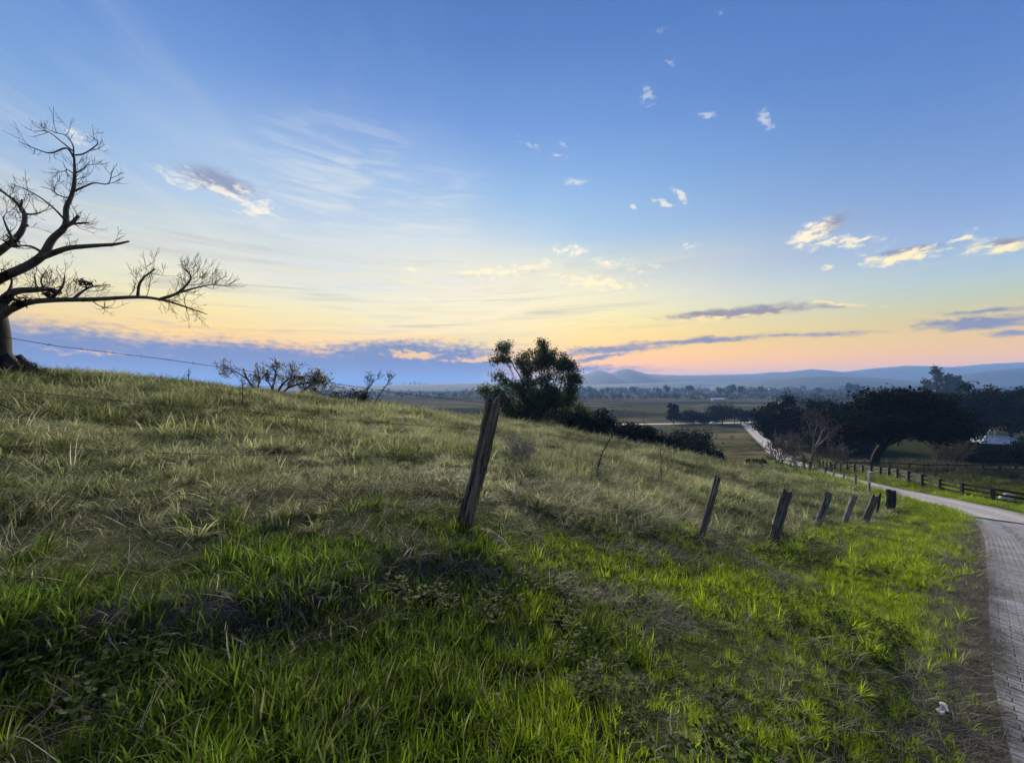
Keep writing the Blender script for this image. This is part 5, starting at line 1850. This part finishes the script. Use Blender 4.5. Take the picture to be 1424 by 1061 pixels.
# ---------------------------------------------------------------- the plain, far trees, hills and small buildings
def build_far():
    rs = np.random.default_rng(201)
    # far-off wood: thousands of crowns that read as bands across the plain
    spots = []

    def band(n, d0, d1, p0, p1, h0, h1, dens=None):
        for _ in range(n):
            d = rs.uniform(d0, d1)
            px = rs.uniform(p0, p1)
            spots.append(((px - 712) / FPX * d, d, rs.uniform(h0, h1)))
    band(430, 600, 720, -700, 2100, 5, 9)
    band(160, 580, 640, 800, 1300, 6, 10)
    band(420, 740, 980, 640, 2100, 8, 15)
    band(200, 740, 980, -700, 640, 5, 9)
    band(420, 980, 1200, 700, 2000, 12, 20)
    band(160, 1050, 1800, -600, 700, 5, 10)
    band(330, 1750, 2000, 760, 1900, 12, 20)
    band(150, 380, 420, 1080, 1500, 7, 12)
    band(60, 250, 420, -400, 640, 2, 4)
    band(150, 95, 195, 540, 1020, 0.6, 2.2)
    band(260, 225, 560, -500, 1090, 0.8, 3.0)
    Vs, Fs, n0 = [], [], 0
    for x, y, h in spots:
        z = z1(x, y) if math.hypot(x, y) < 300 else -20.0
        w = h * rs.uniform(.45, .75)
        big = h > 4
        cs = clump_centres((x, y, z + h * .52), (w, w, h * .46), 6 if big else 4, rs, .5)
        v, f = leaf_quads(cs, 11 if big else 8, (w * .28, w * .28, h * .13), h * 0.24, rs, .7)
        Vs.append(v)
        Fs.append(f + n0)
        n0 += len(v)
    o = link('distant_woodland', mesh_from('distant_woodland', np.vstack(Vs), np.vstack(Fs)), MATS['leaf_far'])
    tag(o, 'far-off dark woodland in bands across the misty plain', 'woodland', kind='stuff')

    # taller trees of the plain that stand out one by one
    def far_tree(px, d, h, w, lab, conifer=False, seed=0):
        r2 = np.random.default_rng(seed)
        x = (px - 712) / FPX * d
        b = Vector((x, d, -20.0 if d > 280 else z1(x, d)))
        t = thing('far_tree', lab, 'tree', b, 0, 'tall trees on the misty plain')
        if conifer:
            cs = np.array([(r2.normal(0, 1) * w * (1.05 - q), r2.normal(0, 1) * w * (1.05 - q), h * q) for q in r2.uniform(.15, 1, 40)])
        else:
            cs = np.vstack([clump_centres((r2.uniform(-.4, .4) * w, r2.uniform(-.4, .4) * w, h * r2.uniform(.5, .82)), (w * .55, w * .55, h * .17), 8, r2) for _ in range(6)])
        v, f = leaf_quads(cs, 22, (w * .15, w * .15, h * .045), h * .075, r2, .7)
        T = MB()
        T.tube([(0, 0, -.5), (0, 0, h * .5), (w * .1, 0, h * .85)], [h * .022, h * .016, h * .006], 5)
        for i in range(8):
            e = Vector(cs[r2.integers(len(cs))])
            T.tube([(0, 0, h * .4), e], [h * .008, h * .003], 4, False)
        T.build('trunk', MATS['bark_dark'], t)
        link('crown', mesh_from('crown', v, f), MATS['leaf_far'], t)
    F3 = [(1302, 300, 33, 7.5, 'tallest layered pine standing above the dark wood', True), (1318, 305, 29, 7, 'second tall pine close by the tallest one', True), (1290, 310, 24, 6, 'shorter pine on the sloping side of the tall pines', True), (1332, 300, 27, 7, 'outer pine of the tall pine group', True), (1276, 330, 19, 6, 'lone hazy tree before the tall pines', False),
          (1181, 640, 30, 8, 'tall open-crowned hazy tree above the far woodland', False), (1190, 655, 26, 7, 'open-crowned hazy tree beside the tall one', False), (1018, 690, 27, 10, 'broad hazy tree standing over the far woodland', False), (1030, 700, 24, 7, 'narrower hazy tree touching the broad one', False), (1002, 720, 22, 8, 'lower hazy tree next to the broad one', False),
          (958, 760, 25, 10, 'rounded hazy tree at the open side of the far woodland', False), (928, 800, 25, 7, 'slim hazy tree past the rounded one', False), (915, 810, 20, 8, 'hazy bushy tree where the far woodland thins out', False), (1060, 740, 25, 8, 'slim hazy tree over the wood by the road end', False), (1095, 780, 22, 9, 'dome-shaped hazy tree over the roadside wood', False), (1225, 560, 22, 8, 'hazy tree against the pale hill', False), (1140, 700, 23, 9, 'hazy tree over the bare roadside tree', False),
          (820, 900, 20, 7, 'small hazy tree beside the tall broad pasture tree', False), (845, 950, 22, 9, 'hazy tree under the twin-peaked mountain', False), (880, 900, 21, 8, 'hazy tree next to the one under the mountain', False),
          (326, 420, 7, 3.2, 'small round lone tree on the plain behind the flowering tree', False), (338, 430, 8, 3.4, 'second small round tree on the plain behind the flowering tree', False)]
    for i, a in enumerate(F3):
        far_tree(a[0], a[1], a[2] * (0.9 if not a[5] else 1), a[3], a[4], a[5], 400 + i)

    # hills and mountains, ridges with real depth
    m = simple_mat('far_forest', (0.040, 0.052, 0.034), 0.4, 0.02, 1.0)

    def ridge(name, sky, D, depth, seed, step, rough):
        pxs = np.array([s[0] for s in sky], float)
        pys = np.array([s[1] for s in sky], float)
        X = np.arange((pxs[0] - 712) / FPX * D, (pxs[-1] - 712) / FPX * D, step)
        hs = (HORIZON - np.interp(X / D * FPX + 712, pxs, pys)) / FPX * D + 20
        Yt = np.linspace(-1, 1, 23)
        V = []
        for t in Yt:
            prof = np.clip(1 - abs(t) ** 1.4, 0, 1) if abs(t) < 1 else 0
            spur = 1 + 0.35 * fbm(X, np.full_like(X, t * depth), 500.0, 3, seed) * (1 - prof)
            hh = hs * prof * spur + rough * fbm(X, np.full_like(X, t * depth), 130.0, 4, seed + 3) * prof
            V.append(np.stack([X, D + t * depth + 0 * X, -20.5 + np.maximum(hh, 0)], 1))
        nx = len(X)
        i = np.arange(nx * 23).reshape(23, nx)
        F = np.stack([i[:-1, :-1].ravel(), i[:-1, 1:].ravel(), i[1:, 1:].ravel(), i[1:, :-1].ravel()], 1)
        o = link(name, mesh_from(name, np.vstack(V), F, True), m)
        tag(o, kind='structure')
    ridge('mountains', [(500, 541), (640, 540), (760, 532), (800, 522), (818, 519), (831, 514), (846, 519), (857, 516), (869, 512.5), (884, 517), (900, 520), (950, 522), (1000, 521), (1050, 520), (1072, 517.5), (1095, 517), (1112, 515), (1128, 513), (1142, 514.5), (1160, 518), (1185, 516), (1215, 512), (1260, 508.5), (1290, 509), (1318, 511), (1340, 509), (1362, 506.5), (1424, 503.5), (1500, 503), (1700, 508), (2000, 530)], 2600, 700, 3, 20, 3)
    ridge('hills', [(960, 541), (1020, 534), (1060, 529), (1100, 525.5), (1130, 523), (1160, 522.5), (1200, 524), (1235, 527), (1270, 531), (1300, 528), (1340, 521), (1380, 515), (1424, 511), (1500, 505), (1650, 510), (1800, 535)], 1500, 300, 13, 14, 3)
    ridge('low_hills', [(-500, 538), (-200, 533), (0, 534), (200, 536), (330, 537), (420, 535.5), (520, 536.5), (600, 534), (680, 532.5), (760, 536), (850, 534), (960, 531), (1060, 533), (1200, 536), (1300, 539)], 1900, 300, 23, 16, 2)

    # the city on the horizon: a few pale tower blocks
    for i, (px, w, top, lab) in enumerate(((561, 14, 533.5, 'slim faint tower block, outermost on the skyline'), (571, 18, 532.7, 'faint slab block with flat roof on the skyline'), (577, 12, 530.5, 'tallest needle-thin tower on the faint skyline'), (584, 16, 532.3, 'faint tower block just past the tallest tower'), (592, 20, 533.5, 'broad low block on the faint skyline'))):
        d = 2400
        b = Vector(((px - 712) / FPX * d, d, -20))
        h = (HORIZON - top) / FPX * d + 20
        t = thing('tower_block', lab, 'building', b, 0, 'city on the horizon')
        mb = MB()
        mb.box((0, 0, h / 2), (w, w * .7, h))
        mb.build('wall', MATS['white_paint'], t)
        mb = MB()
        mb.box((0, 0, h + 1.5), (w * .4, w * .3, 3))
        mb.build('roof', MATS['concrete'], t)

    # pale-roofed shed among the trees
    px, d = 1385, 92.0
    x = (px - 712) / FPX * d
    ez = (HORIZON - 614.5) / FPX * d
    t = thing('shed', 'low shed with broad pale metal hip roof among the dark trees', 'shed', (x, d, ez), -0.35)
    roof = simple_mat('pale_roof', (0.50, 0.55, 0.62), 0.35, 1.1, 0.45, col2=(0.20, 0.23, 0.28))
    g = z1(x, d) - ez - 0.3
    for sx, sy, lx, ly in ((0, -3.0, 8.2, .18), (0, 3.0, 8.2, .18), (-4.1, 0, .18, 6.0), (4.1, 0, .18, 6.0)):
        mb = MB()
        mb.box((sx, sy, g / 2), (lx, ly, abs(g)))
        mb.build('wall', MATS['dark_wood'], t)
    E_ = [(-4.8, -3.6, 0), (4.8, -3.6, 0), (4.8, 3.6, 0), (-4.8, 3.6, 0), (-1.6, 0, 1.55), (1.6, 0, 1.55)]
    for q in ([0, 1, 5, 4], [1, 2, 5], [2, 3, 4, 5], [3, 0, 4]):
        mb = MB()
        mb.add([E_[i] for i in q] + [(E_[i][0], E_[i][1], E_[i][2] - .08) for i in q], [list(range(len(q))), list(range(len(q), 2 * len(q)))[::-1]] + [[i, i + len(q), (i + 1) % len(q) + len(q), (i + 1) % len(q)] for i in range(len(q))])
        mb.build('roof', roof, t)

    # small shelter above the shed
    b = ground_pt(1374, 112.0)
    b.z = (HORIZON - 600) / FPX * 112.0
    t = thing('shelter', 'tiny shelter with white roof edge above the pale shed roof', 'shelter', b)
    t.scale = (0.6, 0.6, 0.6)
    for sx in (-1.6, 1.6):
        for sy in (-1, 1):
            mb = MB()
            mb.box((sx, sy, .6), (.12, .12, 3.4))
            mb.build('post', MATS['white_paint'], t)
    mb = MB()
    mb.add([(-2, -1.4, 2.2), (2, -1.4, 2.2), (2, 1.4, 2.2), (-2, 1.4, 2.2), (-2, 0, 3.0), (2, 0, 3.0)], [[0, 1, 5, 4], [2, 3, 4, 5], [0, 4, 3], [1, 2, 5], [0, 3, 2, 1]])
    mb.build('roof', MATS['white_paint'], t)

    # long pale roof far out on the plain
    b = Vector(((998 - 712) / FPX * 520, 520, -20))
    t = thing('greenhouse', 'long low pale roof lying far out on the plain', 'building', b)
    mb = MB()
    mb.box((0, 0, 1.2), (16, 6, 2.4))
    mb.build('wall', MATS['concrete'], t)
    mb = MB()
    mb.add([(-8.3, -3.3, 2.4), (8.3, -3.3, 2.4), (8.3, 3.3, 2.4), (-8.3, 3.3, 2.4), (-8.3, 0, 3.9), (8.3, 0, 3.9)], [[0, 1, 5, 4], [2, 3, 4, 5], [0, 4, 3], [1, 2, 5], [0, 3, 2, 1]])
    mb.build('roof', MATS['white_paint'], t)

    # white car by the clump of trees
    b = ground_pt(991, 199.0, 0.1)
    t = thing('car', 'small white car parked under the clump of trees by the lane', 'car', b, 0.1)
    mb = MB()
    prof = [(-2.0, .35), (-2.05, .75), (-1.95, .95), (-1.3, 1.0), (-.8, 1.42), (.7, 1.45), (1.25, 1.05), (1.95, .9), (2.05, .6), (2.0, .35)]
    nn = len(prof)
    mb.add([(x, -.82, z) for x, z in prof] + [(x, .82, z) for x, z in prof], [list(range(nn)), list(range(nn, 2 * nn))[::-1]] + [[i, i + nn, (i + 1) % nn + nn, (i + 1) % nn] for i in range(nn)])
    mb.build('body', MATS['white_paint'], t)
    for s in (-1, 1):
        g = MB()
        g.add([(-1.15, .83 * s, 1.03), (1.1, .83 * s, 1.05), (.65, .83 * s, 1.38), (-.75, .83 * s, 1.36)], [[0, 1, 2, 3]])
        g.build('window', MATS['black_paint'], t)
        for x in (-1.25, 1.3):
            wv = MB()
            wv.tube([(x, .72 * s, .32), (x, .86 * s, .32)], 0.32, 12)
            wv.build('wheel', MATS['black_paint'], t)

    # gate at the end of the gravel road
    a, bb = ground_pt(1030, 203.0), ground_pt(1045, 203.0)
    t = thing('road_gate', 'dark open bar gate where the gravel road meets the lane', 'gate', a)
    for q in (Vector((0, 0, 0)), bb - a):
        mb = MB()
        mb.box(q + Vector((0, 0, 1.2)), (.35, .35, 4.0))
        mb.build('post', MATS['dark_wood'], t)
    mb = MB()
    mb.tube([Vector((0, 0, 3.1)), bb - a + Vector((0, 0, 3.1))], .14, 6)
    mb.build('bar', MATS['dark_wood'], t)
    # utility poles on the plain
    for i, (px, d, h, lab) in enumerate(((895, 185.0, 8.0, 'lone utility pole in the field beyond the thicket'), (1021, 196.0, 5.0, 'short utility pole beside the lane by the road gate'))):
        b = ground_pt(px, d)
        t = thing('utility_pole', lab, 'pole', b)
        mb = MB()
        mb.tube([(0, 0, -.3), (0, 0, h)], [.16, .11], 7)
        mb.build('pole', MATS['dark_wood'], t)
        mb = MB()
        mb.box((0, 0, h - .5), (1.8, .12, .14))
        mb.build('crossarm', MATS['dark_wood'], t)


build_far()

# ---------------------------------------------------------------- evening haze
HAZE_DENSITY = 0.00023
mb = MB()
lo, hi = (-11200, -1100, -26), (11200, 11200, 172)
mb.box([(a + b) / 2 for a, b in zip(lo, hi)], [b - a for a, b in zip(lo, hi)])
hz_m = bpy.data.materials.new('haze')
hz_m.use_nodes = True
hz_m.node_tree.nodes.clear()
_o = hz_m.node_tree.nodes.new('ShaderNodeOutputMaterial')
_v = hz_m.node_tree.nodes.new('ShaderNodeVolumePrincipled')
_v.inputs['Color'].default_value = (0.27, 0.50, 1.0, 1)
_v.inputs['Density'].default_value = HAZE_DENSITY
_v.inputs['Anisotropy'].default_value = 0.0
hz_m.node_tree.links.new(_v.outputs[0], _o.inputs['Volume'])
hz = mb.build('haze', hz_m)
tag(hz, 'thin blue evening haze lying over the plain', 'haze', kind='stuff')
